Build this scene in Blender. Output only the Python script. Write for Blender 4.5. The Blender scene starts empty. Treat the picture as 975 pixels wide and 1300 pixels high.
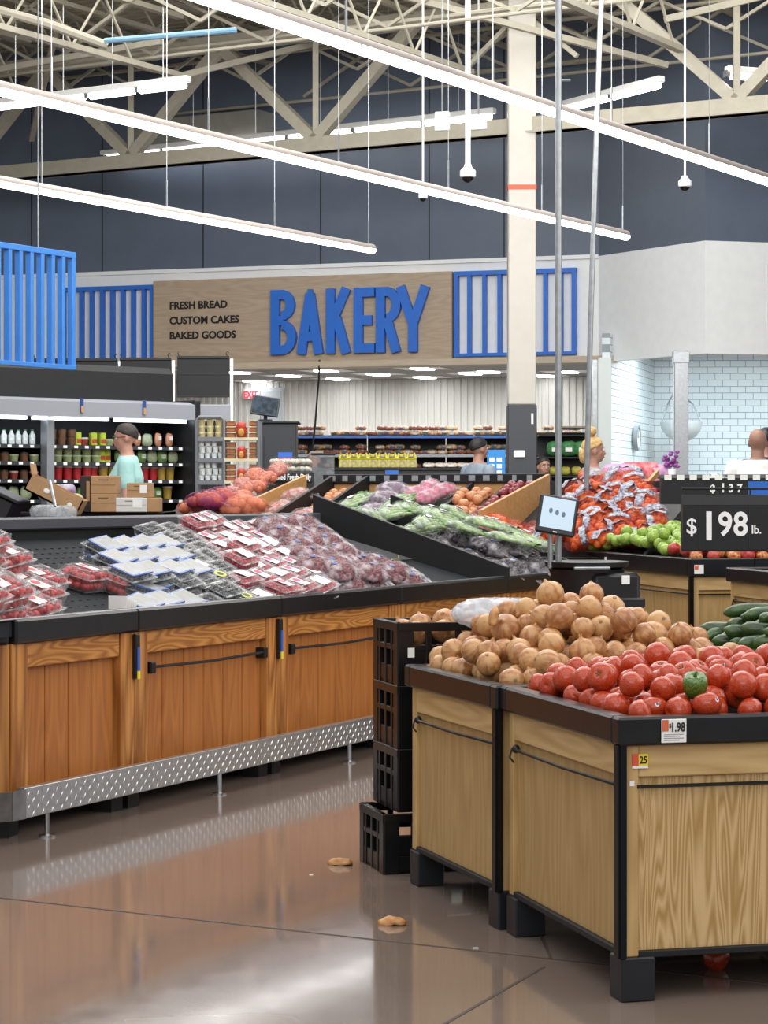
import bpy, bmesh, math, random
from mathutils import Vector, Matrix, noise
R = math.radians
random.seed(7)
C = bpy.context.scene.collection
sc = bpy.context.scene
# ------------------------------------------------------------------ camera, world, lights, exposure
F, CX, HOR, EYE = 2900.0, 487.5, 628.0, 1.2
cd = bpy.data.cameras.new('camera'); cam = bpy.data.objects.new('camera', cd); C.objects.link(cam)
cam.location = (0, 0, EYE); cam.rotation_euler = (R(90), 0, 0)
cd.sensor_fit = 'VERTICAL'; cd.sensor_height = 36; cd.lens = 36*F/1300; cd.shift_y = -(650-HOR)/1300
cd.clip_end = 200
sc.camera = cam
W = bpy.data.worlds.new('world'); sc.world = W; W.use_nodes = True
W.node_tree.nodes['Background'].inputs[0].default_value = (0.93, 0.96, 1.0, 1)
W.node_tree.nodes['Background'].inputs[1].default_value = 0.42
sc.view_settings.view_transform = 'Standard'; sc.view_settings.look = 'None'
sc.view_settings.exposure = 0.0; sc.view_settings.gamma = 1; sc.view_settings.use_curve_mapping = False

def area(name, loc, size, size_y, power, rot=(0, 0, 0), col=(1, .98, .95)):
    l = bpy.data.lights.new(name, 'AREA'); l.shape = 'RECTANGLE'; l.size = size; l.size_y = size_y
    l.energy = power; l.color = col
    o = bpy.data.objects.new(name, l); C.objects.link(o); o.location = loc; o.rotation_euler = rot
    return o
area('store_light_near', (-1.0, 1.0, 7.5), 12, 10, 560)
area('store_light_mid', (0.5, 10.5, 5.6), 8, 6, 330)
area('store_light_far', (0.0, 18.5, 6.6), 9, 6, 520)
area('store_light_back', (0.5, 24.0, 7.0), 9, 3, 300)
area('added_wall_fill', (0.5, 19.2, 6.0), 8, 1.2, 380, (R(72), 0, 0), (.95, .98, 1))  # unseen lamp added to brighten the back walls and white header
area('added_bounce_fill', (0.5, 13.0, 5.3), 8, 3, 420, (R(125), 0, 0), (1, .96, .9))  # added fill imitating light bounced up onto the roof deck
area('added_fill_behind', (-.5, -3.5, 4.2), 8, 3, 200, (R(62), 0, 0))  # fill lamp added behind the camera to lift the table fronts
area('store_light_side', (6.5, 7.5, 4.6), 5, 9, 260, (0, R(48), 0))

# ------------------------------------------------------------------ pixel helpers (places measured in the photo)
def at(px, py, Y): return Vector(((px-CX)*Y/F, Y, EYE-(py-HOR)*Y/F))
def ray(px, py): return Vector(((px-CX)/F, 1, -(py-HOR)/F))
def on_z(px, py, z):
    d = ray(px, py); t = (z-EYE)/d.z; return Vector((d.x*t, t, z))
def to_px(p): return (CX+F*p[0]/p[1], HOR-F*(p[2]-EYE)/p[1])

# ------------------------------------------------------------------ materials
MATS = {}
def srgb(h):
    if isinstance(h, str):
        h = h.lstrip('#'); v = [int(h[i:i+2], 16)/255 for i in (0, 2, 4)]
    else: v = list(h)
    return tuple(c/12.92 if c <= .04045 else ((c+.055)/1.055)**2.4 for c in v)+(1,)
def newmat(name):
    m = bpy.data.materials.new(name); m.use_nodes = True
    nt = m.node_tree; b = nt.nodes['Principled BSDF']
    MATS[name] = m
    return m, nt, b
def mat(name, col, rough=.5, metal=0, var=.0, vscale=8, bump=0, bscale=60, coat=0, spec=None, var2=None):
    """plain surface with a soft procedural variation of its own colour"""
    if name in MATS: return MATS[name]
    m, nt, b = newmat(name)
    c = srgb(col)
    b.inputs['Roughness'].default_value = rough; b.inputs['Metallic'].default_value = metal
    if spec is not None: b.inputs['Specular IOR Level'].default_value = spec
    b.inputs['Coat Weight'].default_value = coat
    tc = nt.nodes.new('ShaderNodeTexCoord')
    nz = nt.nodes.new('ShaderNodeTexNoise'); nz.inputs['Scale'].default_value = vscale; nz.inputs['Detail'].default_value = 3
    nt.links.new(tc.outputs['Object'], nz.inputs['Vector'])
    mx = nt.nodes.new('ShaderNodeMix'); mx.data_type = 'RGBA'
    lo = tuple(x*(1-var) for x in c[:3])+(1,); hi = srgb(var2) if var2 else tuple(min(1, x*(1+var)) for x in c[:3])+(1,)
    mx.inputs[6].default_value = lo; mx.inputs[7].default_value = hi
    rp = nt.nodes.new('ShaderNodeMapRange'); rp.inputs[1].default_value = .35; rp.inputs[2].default_value = .65
    nt.links.new(nz.outputs[0], rp.inputs[0]); nt.links.new(rp.outputs[0], mx.inputs[0])
    nt.links.new(mx.outputs[2], b.inputs['Base Color'])
    if bump:
        n2 = nt.nodes.new('ShaderNodeTexNoise'); n2.inputs['Scale'].default_value = bscale
        bp = nt.nodes.new('ShaderNodeBump'); bp.inputs['Strength'].default_value = bump; bp.inputs['Distance'].default_value = .01
        nt.links.new(tc.outputs['Object'], n2.inputs['Vector']); nt.links.new(n2.outputs[0], bp.inputs['Height'])
        nt.links.new(bp.outputs[0], b.inputs['Normal'])
    return m
def emit(name, col, s):
    if name in MATS: return MATS[name]
    m, nt, b = newmat(name)
    b.inputs['Base Color'].default_value = srgb(col); b.inputs['Emission Color'].default_value = srgb(col)
    b.inputs['Emission Strength'].default_value = s
    return m
def wood(name, c1, c2, axis='z', freq=55, contrast=1.0, rough=.42, dist=6, objrand=True, bands=False):
    """oak grain: noise stretched along the board plus wavy cathedral bands"""
    m, nt, b = newmat(name)
    tc = nt.nodes.new('ShaderNodeTexCoord'); mp = nt.nodes.new('ShaderNodeMapping')
    sc_ = {'x': (.05, 1, 1), 'y': (1, .05, 1), 'z': (1, 1, .05)}[axis]
    mp.inputs['Scale'].default_value = sc_
    nt.links.new(tc.outputs['Object'], mp.inputs['Vector'])
    n1 = nt.nodes.new('ShaderNodeTexNoise'); n1.inputs['Scale'].default_value = freq; n1.inputs['Detail'].default_value = 5
    nt.links.new(mp.outputs[0], n1.inputs['Vector'])
    mp2 = nt.nodes.new('ShaderNodeMapping')
    mp2.inputs['Scale'].default_value = tuple((.06 if name == 'light_oak_bold_grain' else .12) if s == .05 else 1 for s in sc_)
    nt.links.new(tc.outputs['Object'], mp2.inputs['Vector'])
    n3 = nt.nodes.new('ShaderNodeTexNoise'); n3.inputs['Scale'].default_value = (24 if name == 'light_oak_bold_grain' else 15) if bands else 9; n3.inputs['Detail'].default_value = 1
    nt.links.new(mp2.outputs[0], n3.inputs['Vector'])
    mul = nt.nodes.new('ShaderNodeMath'); mul.operation = 'MULTIPLY'; mul.inputs[1].default_value = 26 if bands else 14
    fr = nt.nodes.new('ShaderNodeMath'); fr.operation = 'PINGPONG'; fr.inputs[1].default_value = 1
    nt.links.new(n3.outputs[0], mul.inputs[0]); nt.links.new(mul.outputs[0], fr.inputs[0])
    add = nt.nodes.new('ShaderNodeMix'); add.inputs[0].default_value = .55 if bands else .35
    nt.links.new(n1.outputs[0], add.inputs[2]); nt.links.new(fr.outputs[0], add.inputs[3])
    rp = nt.nodes.new('ShaderNodeMapRange'); rp.inputs[1].default_value = .5-.25/contrast; rp.inputs[2].default_value = .5+.25/contrast
    nt.links.new(add.outputs[0], rp.inputs[0])
    mx = nt.nodes.new('ShaderNodeMix'); mx.data_type = 'RGBA'
    mx.inputs[6].default_value = srgb(c1); mx.inputs[7].default_value = srgb(c2)
    nt.links.new(rp.outputs[0], mx.inputs[0]); nt.links.new(mx.outputs[2], b.inputs['Base Color'])
    b.inputs['Roughness'].default_value = rough
    return m
def film(name, col='#ffffff', lo=.12, hi=.6, nscale=30, rough=.12, bump=.7):
    """clear crinkled plastic: part see-through, part glossy"""
    if name in MATS: return MATS[name]
    m, nt, b = newmat(name)
    out = nt.nodes['Material Output']; tr = nt.nodes.new('ShaderNodeBsdfTransparent'); mx = nt.nodes.new('ShaderNodeMixShader')
    b.inputs['Base Color'].default_value = srgb(col); b.inputs['Roughness'].default_value = rough
    tc = nt.nodes.new('ShaderNodeTexCoord'); nz = nt.nodes.new('ShaderNodeTexNoise'); nz.inputs['Scale'].default_value = nscale; nz.inputs['Detail'].default_value = 2
    nt.links.new(tc.outputs['Object'], nz.inputs['Vector'])
    rp = nt.nodes.new('ShaderNodeMapRange'); rp.inputs[1].default_value = .48; rp.inputs[2].default_value = .68; rp.inputs[3].default_value = lo; rp.inputs[4].default_value = hi
    nt.links.new(nz.outputs[0], rp.inputs[0]); nt.links.new(rp.outputs[0], mx.inputs[0])
    bp = nt.nodes.new('ShaderNodeBump'); bp.inputs['Strength'].default_value = bump; bp.inputs['Distance'].default_value = .02
    nt.links.new(nz.outputs[0], bp.inputs['Height']); nt.links.new(bp.outputs[0], b.inputs['Normal'])
    nt.links.new(tr.outputs[0], mx.inputs[1]); nt.links.new(b.outputs[0], mx.inputs[2]); nt.links.new(mx.outputs[0], out.inputs[0])
    return m

black = mat('black_plastic', '#15161a', .38, var=.15)
blackm = mat('black_matte', '#0f1013', .6, var=.2)
trimm = mat('bumper_black', '#121317', .3, var=.2, vscale=20)
steel = mat('brushed_steel', '#b9bcc0', .28, 1, var=.08, vscale=30)
galv = mat('galvanised_pipe', '#aeb2b5', .35, .85, var=.1, vscale=20)
beige = mat('painted_steel_beige', '#a29c8c', .55, var=.05)
white = mat('white_paint', '#e9e9e6', .5, var=.03)
whitep = mat('white_plastic', '#f0f0f0', .35)
bluep = mat('blue_paint', '#2467c6', .42, var=.04)
bluef = mat('bright_blue_paint', '#3f86d8', .42, var=.04)
oak = wood('honey_oak', '#c98a47', '#8a4f1e', 'z', 60, 1.3)
oakh = wood('honey_oak_rail', '#c98a45', '#9c6029', 'x', 80, 1.2, bands=True)
oakp = wood('honey_oak_boards', '#bb7637', '#9c5c28', 'z', 70, .8)
lt = wood('light_oak', '#c9a873', '#b08c58', 'z', 60, 1.0)
lth = wood('light_oak_rail', '#d0b07c', '#b7945f', 'x', 50, 1.1)
lth_y = wood('light_oak_side_rail', '#d0b07c', '#b7945f', 'y', 50, 1.1)
ltp = wood('light_oak_boards', '#bd9c67', '#a88552', 'z', 70, .9)
ltb = wood('light_oak_bold_grain', '#d2b180', '#ab8850', 'z', 90, 1.1, bands=True)
paper = mat('label_paper', '#f2f1ee', .5)
redp = mat('label_red', '#d8313a', .5)
pinkp = mat('label_pink', '#e2436a', .5)
yel = mat('label_yellow', '#f0d838', .5)
clear = film('clear_lid', lo=.05, hi=.2, nscale=9, rough=.1, bump=.12)
filmw = film('clear_bag', lo=.18, hi=.75, nscale=22)
card = mat('cardboard', '#b08a63', .8, var=.07)
blkwire = mat('black_wire', '#111214', .4)

# ------------------------------------------------------------------ mesh builder
class MB:
    def __init__(s): s.v = []; s.f = []; s.m = []; s.mi = 0; s.T = Matrix()
    def add(s, vs, fs):
        n = len(s.v); s.v += [tuple(s.T @ Vector(v)) for v in vs]
        s.f += [tuple(i+n for i in f) for f in fs]; s.m += [s.mi]*len(fs); return s
    def box(s, c, d, bev=0, M=None):
        """c centre, d full sizes, chamfered by bev"""
        M = M or Matrix(); hx, hy, hz = d[0]/2, d[1]/2, d[2]/2; c = Vector(c)
        if not bev:
            vs = [(x*hx, y*hy, z*hz) for x in (-1, 1) for y in (-1, 1) for z in (-1, 1)]
            fs = [(0, 1, 3, 2), (4, 6, 7, 5), (0, 4, 5, 1), (2, 3, 7, 6), (0, 2, 6, 4), (1, 5, 7, 3)]
        else:
            b = min(bev, hx*.95, hy*.95, hz*.95); vs = []; idx = {}
            for x in (-1, 1):
                for y in (-1, 1):
                    for z in (-1, 1):
                        for k in range(3):
                            p = [x*(hx-b), y*(hy-b), z*(hz-b)]; p[k] = (x*hx, y*hy, z*hz)[k]
                            idx[(x, y, z, k)] = len(vs); vs.append(tuple(p))
            fs = []
            I = idx
            for k in range(3):
                a, bb = [q for q in range(3) if q != k]
                for sg in (-1, 1):
                    loop = []
                    for (u, w) in ((-1, -1), (1, -1), (1, 1), (-1, 1)):
                        t = [0, 0, 0]; t[k] = sg; t[a] = u; t[bb] = w; loop.append(I[(t[0], t[1], t[2], k)])
                    fs.append(tuple(loop))
            for k in range(3):      # edges along axis k
                a, bb = [q for q in range(3) if q != k]
                for u in (-1, 1):
                    for w in (-1, 1):
                        t0 = [0, 0, 0]; t0[k] = -1; t0[a] = u; t0[bb] = w; t1 = list(t0); t1[k] = 1
                        fs.append((I[(*t0, a)], I[(*t1, a)], I[(*t1, bb)], I[(*t0, bb)]))
            for x in (-1, 1):
                for y in (-1, 1):
                    for z in (-1, 1): fs.append((I[(x, y, z, 0)], I[(x, y, z, 1)], I[(x, y, z, 2)]))
        return s.add([c+M @ Vector(v) for v in vs], fs)
    def bb(s, x0, x1, y0, y1, z0, z1, bev=0):
        return s.box(((x0+x1)/2, (y0+y1)/2, (z0+z1)/2), (abs(x1-x0), abs(y1-y0), abs(z1-z0)), bev)
    def bar(s, p, q, w, h, up=(0, 0, 1)):
        p = Vector(p); q = Vector(q); d = q-p; L = d.length; d.normalize(); up = Vector(up)
        if abs(d.dot(up)) > .99: up = Vector((0, 1, 0))
        r = d.cross(up).normalized(); u = r.cross(d)
        vs = [p+d*(L*a)+r*(w/2*b)+u*(h/2*c) for a in (0, 1) for b in (-1, 1) for c in (-1, 1)]
        return s.add(vs, [(0, 1, 3, 2), (4, 6, 7, 5), (0, 4, 5, 1), (2, 3, 7, 6), (0, 2, 6, 4), (1, 5, 7, 3)])
    def tube(s, pts, r, n=8, cap=True):
        pts = [Vector(p) for p in pts]; rs = r if isinstance(r, (list, tuple)) else [r]*len(pts)
        vs = []; prev = None
        for i, p in enumerate(pts):
            d = (pts[min(i+1, len(pts)-1)]-pts[max(i-1, 0)]).normalized()
            a = prev if prev else (Vector((0, 0, 1)) if abs(d.z) < .9 else Vector((1, 0, 0)))
            u = (a-d*a.dot(d)).normalized(); w = d.cross(u); prev = u
            vs += [p+(u*math.cos(2*math.pi*k/n)+w*math.sin(2*math.pi*k/n))*rs[i] for k in range(n)]
        fs = [(i*n+k, i*n+(k+1) % n, (i+1)*n+(k+1) % n, (i+1)*n+k) for i in range(len(pts)-1) for k in range(n)]
        if cap: fs += [tuple(range(n-1, -1, -1)), tuple(range((len(pts)-1)*n, len(pts)*n))]
        return s.add(vs, fs)
    def lathe(s, prof, n=16, M=None, fn=None):
        M = M or Matrix(); vs = []
        for (r, z) in prof:
            for k in range(n):
                a = 2*math.pi*k/n; rr = r*(fn(a, z) if fn else 1)
                vs.append(M @ Vector((rr*math.cos(a), rr*math.sin(a), z)))
        m = len(prof)
        fs = [(i*n+k, i*n+(k+1) % n, (i+1)*n+(k+1) % n, (i+1)*n+k) for i in range(m-1) for k in range(n)]
        fs += [tuple(range(n-1, -1, -1)), tuple(range((m-1)*n, m*n))]
        return s.add(vs, fs)
    def ball(s, c, r, n=12, m=8, fn=None, M=None):
        r = r if isinstance(r, (tuple, list)) else (r, r, r); c = Vector(c); M = M or Matrix(); vs = []
        for i in range(1, m):
            t = math.pi*i/m
            for k in range(n):
                a = 2*math.pi*k/n; d = Vector((math.sin(t)*math.cos(a), math.sin(t)*math.sin(a), math.cos(t)))
                q = fn(d) if fn else 1
                vs.append(c+M @ Vector((d.x*r[0]*q, d.y*r[1]*q, d.z*r[2]*q)))
        vs += [c+M @ Vector((0, 0, r[2]*(fn(Vector((0, 0, 1))) if fn else 1))), c+M @ Vector((0, 0, -r[2]*(fn(Vector((0, 0, -1))) if fn else 1)))]
        fs = [(i*n+k, (i+1)*n+k, (i+1)*n+(k+1) % n, i*n+(k+1) % n) for i in range(m-2) for k in range(n)]
        T, B = len(vs)-2, len(vs)-1
        fs += [(T, k, (k+1) % n) for k in range(n)]+[(B, (m-2)*n+(k+1) % n, (m-2)*n+k) for k in range(n)]
        return s.add(vs, fs)
    def prism(s, poly, h0, h1, plane='xy'):
        n = len(poly)
        def P(a, b, h): return {'xy': (a, b, h), 'xz': (a, h, b), 'yz': (h, a, b)}[plane]
        vs = [P(a, b, h0) for a, b in poly]+[P(a, b, h1) for a, b in poly]
        return s.add(vs, [tuple(range(n-1, -1, -1)), tuple(range(n, 2*n))]+[(i, (i+1) % n, n+(i+1) % n, n+i) for i in range(n)])
    def mesh(s, name, mats, smooth=False, merge=False):
        me = bpy.data.meshes.new(name); me.from_pydata(s.v, [], s.f)
        for m in (mats if isinstance(mats, (list, tuple)) else [mats]): me.materials.append(m)
        me.polygons.foreach_set('material_index', s.m)
        bm = bmesh.new(); bm.from_mesh(me)
        if merge: bmesh.ops.remove_doubles(bm, verts=bm.verts, dist=1e-5)
        bmesh.ops.recalc_face_normals(bm, faces=bm.faces); bm.to_mesh(me); bm.free()
        if smooth:
            me.polygons.foreach_set('use_smooth', [True]*len(me.polygons))
            if smooth != 'all': me.set_sharp_from_angle(angle=R(38))
        me.update(); return me
    def build(s, name, mats, parent=None, smooth=False):
        o = bpy.data.objects.new(name, s.mesh(name, mats, smooth)); C.objects.link(o)
        if parent: o.parent = parent
        return o
def tag(o, label=None, cat=None, group=None, kind=None):
    if label: o['label'] = label
    if cat: o['category'] = cat
    if group: o['group'] = group
    if kind: o['kind'] = kind
    return o
def empty(name, loc=(0, 0, 0), rz=0, label=None, cat=None, group=None):
    o = bpy.data.objects.new(name, None); C.objects.link(o); o.location = loc; o.rotation_euler = (0, 0, rz); o.empty_display_size = .1
    return tag(o, label, cat, group)
def part(name, me, parent):
    o = bpy.data.objects.new(name, me); C.objects.link(o); o.parent = parent; return o
def copy_tree(o, M=None):
    c = o.copy(); C.objects.link(c); c.parent = None
    for ch in o.children:
        d = ch.copy(); C.objects.link(d); d.parent = c
        for g in ch.children:
            e = g.copy(); C.objects.link(e); e.parent = d
    if M is not None: place(c, M)
    return c
def place(o, M):
    l, q, s = M.decompose(); o.location = l; o.rotation_mode = 'XYZ'; o.rotation_euler = q.to_euler(); o.scale = s
def TR(loc, rz=0, rx=0, ry=0, s=1):
    return Matrix.Translation(loc) @ Matrix.Rotation(rz, 4, 'Z') @ Matrix.Rotation(rx, 4, 'X') @ Matrix.Rotation(ry, 4, 'Y') @ Matrix.Diagonal((s, s, s, 1))
class Stock:
    """first use places the prototype itself, later uses copy it with its parts"""
    def __init__(s, protos): s.p = protos; s.used = [False]*len(protos)
    def put(s, M, k=None, label=None, cat=None, group=None):
        k = random.randrange(len(s.p)) if k is None else k
        if not s.used[k]: s.used[k] = True; o = s.p[k]; place(o, M)
        else: o = copy_tree(s.p[k], M)
        return tag(o, label, cat, group)
    def clean(s):
        for u, o in zip(s.used, s.p):
            if not u:
                for ch in list(o.children):
                    for g in list(ch.children): bpy.data.objects.remove(g)
                    bpy.data.objects.remove(ch)
                bpy.data.objects.remove(o)
def text(body, size, M, m, name='lettering', parent=None, ext=.002, off=0, sx=1, align='CENTER'):
    cu = bpy.data.curves.new('t', 'FONT'); cu.body = body; cu.size = size; cu.extrude = ext; cu.offset = off; cu.align_x = align
    cu.resolution_u = 3
    o = bpy.data.objects.new('t', cu); C.objects.link(o)
    dg = bpy.context.evaluated_depsgraph_get(); me = bpy.data.meshes.new_from_object(o.evaluated_get(dg))
    bpy.data.objects.remove(o); bpy.data.curves.remove(cu)
    me.materials.clear(); me.materials.append(m)
    me.transform(M @ Matrix.Diagonal((sx, 1, 1, 1)))
    return part(name, me, parent)
FACE = Matrix.Rotation(R(90), 4, 'X')     # lettering upright, read from -y
ORD = ['first', 'second', 'third', 'fourth', 'fifth', 'sixth', 'seventh', 'eighth', 'ninth', 'tenth', 'eleventh', 'twelfth', 'thirteenth', 'fourteenth', 'fifteenth', 'sixteenth', 'seventeenth', 'eighteenth', 'nineteenth', 'twentieth', 'twenty-first', 'twenty-second', 'twenty-third', 'twenty-fourth']

#SECTION structure
# ------------------------------------------------------------------ floor
def floor_mat():
    m, nt, b = newmat('polished_concrete')
    tc = nt.nodes.new('ShaderNodeTexCoord')
    n1 = nt.nodes.new('ShaderNodeTexNoise'); n1.inputs['Scale'].default_value = 1.3; n1.inputs['Detail'].default_value = 6
    n2 = nt.nodes.new('ShaderNodeTexNoise'); n2.inputs['Scale'].default_value = 9; n2.inputs['Detail'].default_value = 4
    for n in (n1, n2): nt.links.new(tc.outputs['Object'], n.inputs['Vector'])
    mx = nt.nodes.new('ShaderNodeMix'); mx.data_type = 'RGBA'; mx.inputs[6].default_value = srgb('#7b6a60'); mx.inputs[7].default_value = srgb('#8d7d72')
    nt.links.new(n1.outputs[0], mx.inputs[0]); nt.links.new(mx.outputs[2], b.inputs['Base Color'])
    rp = nt.nodes.new('ShaderNodeMapRange'); rp.inputs[1].default_value = .3; rp.inputs[2].default_value = .7; rp.inputs[3].default_value = .075; rp.inputs[4].default_value = .11
    nt.links.new(n2.outputs[0], rp.inputs[0]); nt.links.new(rp.outputs[0], b.inputs['Roughness'])
    b.inputs['Specular IOR Level'].default_value = .75; b.inputs['Coat Weight'].default_value = .2; b.inputs['Coat Roughness'].default_value = .06
    return m
fl = MB(); fl.bb(-22, 24, -6, 46, -.2, 0); tag(fl.build('floor', floor_mat()), kind='structure')
jm = mat('floor_joint_filler', '#4a3b33', .7)
def joint(n, a, b):
    j = MB(); j.bar((a[0], a[1], .0006), (b[0], b[1], .0006), .009, .0014); tag(j.build('trim_%d' % n, jm), kind='structure')
a = on_z(0, 1140, 0); b = on_z(700, 1218, 0); dd = (b-a).normalized(); joint(1, a-dd*6, b+dd*6)
a = on_z(565, 1300, 0); b = on_z(690, 1228, 0); dd = (b-a).normalized(); joint(2, a-dd*6, b)
joint(3, on_z(700, 1218, 0), on_z(560, 905, 0))

# ------------------------------------------------------------------ bakery wall (local frame: x right along the wall, y behind it)
WO = Vector((-1.03, 30, 0)); WR = R(-19); WD = Vector((math.cos(WR), math.sin(WR), 0))
def wx(px):
    k = (px-CX)/F; return (k*WO.y-WO.x)/(WD.x-k*WD.y)
def wz(px, py): return EYE-(py-HOR)*(WO.y+WD.y*wx(px))/F
HB, HT, DK = 2.867, 4.2, 7.3
navy = mat('navy_wall_panel', '#566070', .4, var=.04, vscale=3)
hdrw = mat('white_wall_paint', '#e2e4e4', .5, var=.02)
xr = wx(760); xl = -9.0
w = MB(); w.bb(xl, xr, 0, .15, HT, DK); w.bb(xl, xr, -.005, 0, HT, HT+.01)
o = w.build('wall_back_upper', navy); o.location = WO; o.rotation_euler = (0, 0, WR); tag(o, kind='structure')
sm = MB()
for px in (40, 130, 258, 407, 545, 640, 713): sm.bb(wx(px)-.008, wx(px)+.008, -.004, .0, HT, DK)
o = sm.build('trim_4', mat('panel_seam', '#12151b', .6)); o.location = WO; o.rotation_euler = (0, 0, WR); tag(o, kind='structure')
w = MB(); w.bb(xl, xr, 0, .15, HB, HT, 0); w.bb(xl, xr, -.03, 0, HT-.03, HT+.02)
o = w.build('wall_back', hdrw); o.location = WO; o.rotation_euler = (0, 0, WR); tag(o, kind='structure')
# corner piece turning towards the camera, then the header over the tiled room
PA = WO+WD*xr; PB = Vector((3.79, 26.96, 0)); PC = PB+Vector((math.sin(R(74)), math.cos(R(74)), 0))*6
def slab(name, p, q, z0, z1, th, m, nrm=1):
    d = (q-p).normalized(); n = Vector((-d.y, d.x, 0))*th*nrm
    s = MB(); s.prism([(v.x, v.y) for v in (p, q, q+n, p+n)], z0, z1); return tag(s.build(name, m), kind='structure')
slab('wall_right', PA, PB, HB, HT, .12, hdrw); slab('wall_right_upper', PA, PB, HT, DK, .12, mat('navy_wall_plain', '#59626f', .32, var=.03))
slab('wall_far_right', PB, PC, HB, HT, .12, hdrw); slab('wall_far_right_upper', PB, PC, HT, DK, .12, navy)
# wood sign fascia
signw = wood('sign_maple', '#b3a08a', '#a08d77', 'x', 18, .8, rough=.5)
o = empty('bakery_sign', WO, WR, 'long pale wood bakery sign board with big blue BAKERY letters', 'sign')
x0, x1 = wx(199), wx(577)
s = MB(); s.bb(x0, x1, -.12, -.002, HB+.03, 4.06, .006); s.build('sign_board', signw, o)
def LET(ch, x, z, w_, h, t, mb):
    """condensed sans capitals from straight and round strokes, width w_, height h, stroke t"""
    def ln(a, b, c, d): mb.bar((x+a*w_, -.17, z+b*h), (x+c*w_, -.17, z+d*h), .1, t, up=(0, 1, 0)) if 0 else stroke(mb, [(x+a*w_, z+b*h), (x+c*w_, z+d*h)], t)
    def arc(cx, cz, rx, rz, a0, a1): stroke(mb, [(x+(cx+rx*math.cos(R(a0+(a1-a0)*i/10)))*w_, z+(cz+rz*math.sin(R(a0+(a1-a0)*i/10)))*h) for i in range(11)], t)
    e = t/w_/2; g = t/h/2
    if ch == 'B':
        ln(e, 0, e, 1); ln(e, g, .5, g); ln(e, .53, .5, .53); ln(e, 1-g, .5, 1-g)
        arc(.45, .765, .55-e-.06, .235-g, -90, 90); arc(.45, .265, .55-e, .265-g, -90, 90)
    if ch == 'A': ln(e, 0, .5, 1-g); ln(1-e, 0, .5, 1-g); ln(.25, .27, .75, .27); ln(.42, 1-g, .58, 1-g)
    if ch == 'K': ln(e, 0, e, 1); ln(e, .42, 1-e, 1); ln(.42, .55, 1-e, 0)
    if ch == 'E': ln(e, 0, e, 1); ln(e, g, 1, g); ln(e, .5, .88, .5); ln(e, 1-g, 1, 1-g)
    if ch == 'R':
        ln(e, 0, e, 1); ln(e, .45, .5, .45); ln(e, 1-g, .5, 1-g); arc(.45, .725, .55-e, .275-g, -90, 90); ln(.5, .45, 1-e, 0)
    if ch == 'Y': ln(.5, 0, .5, .45); ln(e, 1, .5, .42); ln(1-e, 1, .5, .42)
def stroke(mb, pts, t):
    L = []; Rr = []
    for i, p in enumerate(pts):
        a = pts[max(i-1, 0)]; b = pts[min(i+1, len(pts)-1)]
        dx, dz = b[0]-a[0], b[1]-a[1]; l = math.hypot(dx, dz); nx, nz = -dz/l*t/2, dx/l*t/2
        L.append((p[0]+nx, p[1]+nz)); Rr.append((p[0]-nx, p[1]-nz))
    n0 = len(mb.v)
    for i in range(len(pts)-1): mb.prism([L[i], L[i+1], Rr[i+1], Rr[i]], -.19-.00002*n0, -.122, 'xz')
lx = [(350, 382), (383, 416), (420, 451), (455, 481), (483, 514), (508, 551)]
for ch, (a_, b_) in zip('BAKERY', lx):
    mb = MB(); za = wz(a_, 451.5 - (a_-350)*.022); LET(ch, wx(a_), za, wx(b_)-wx(a_), wz(a_, 370-(a_-350)*.03)-za, .12, mb)
    tag(mb.build('letter', bluep, o), 'blue letter '+ch)
for i, tx in enumerate(('FRESH BREAD', 'CUSTOM CAKES', 'BAKED GOODS')):
    text(tx, .137, Matrix.Translation((wx(220), -.125, wz(220, 393.5+i*19))) @ FACE, blackm, 'lettering', o, .004, .004, 1.0, 'LEFT')
s = MB(); s.bb(wx(290), xr+.25, -.2, .02, HB-.02, HB+.07, .01); tag(s.build('trim_5', wood('lip_maple', '#c2b39f', '#b0a08b', 'x', 18, .8)), kind='structure')
bpy.data.objects['trim_5'].location = WO; bpy.data.objects['trim_5'].rotation_euler = (0, 0, WR)
def slats(xa, xb, z0, z1, n, label):
    e = empty('slat_panel', WO, WR, label, 'wall decoration', 'blue slat panels beside the bakery sign')
    f = MB(); t = .055
    f.bb(xa, xb, -.09, -.002, z1-t, z1); f.bb(xa, xb, -.09, -.002, z0, z0+t*.7); f.bb(xa, xa+t, -.085, -.002, z0+.01, z1-.01); f.bb(xb-t, xb, -.085, -.002, z0+.01, z1-.01)
    f.build('frame', bluep, e)
    for i in range(1, n):
        m_ = MB(); c = xa+(xb-xa)*i/n; m_.bb(c-.024, c+.024, -.08, -.002, z0+.02, z1-.03); m_.build('slat', bluep, e)
slats(wx(80), wx(198), HB+.06, wz(198, 362), 9, 'blue slat panel on the wall left of the bakery sign')
slats(wx(578.5), wx(733), HB+.1, wz(578, 345.5), 8, 'blue framed slat panel right of the bakery sign behind the column')

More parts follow.
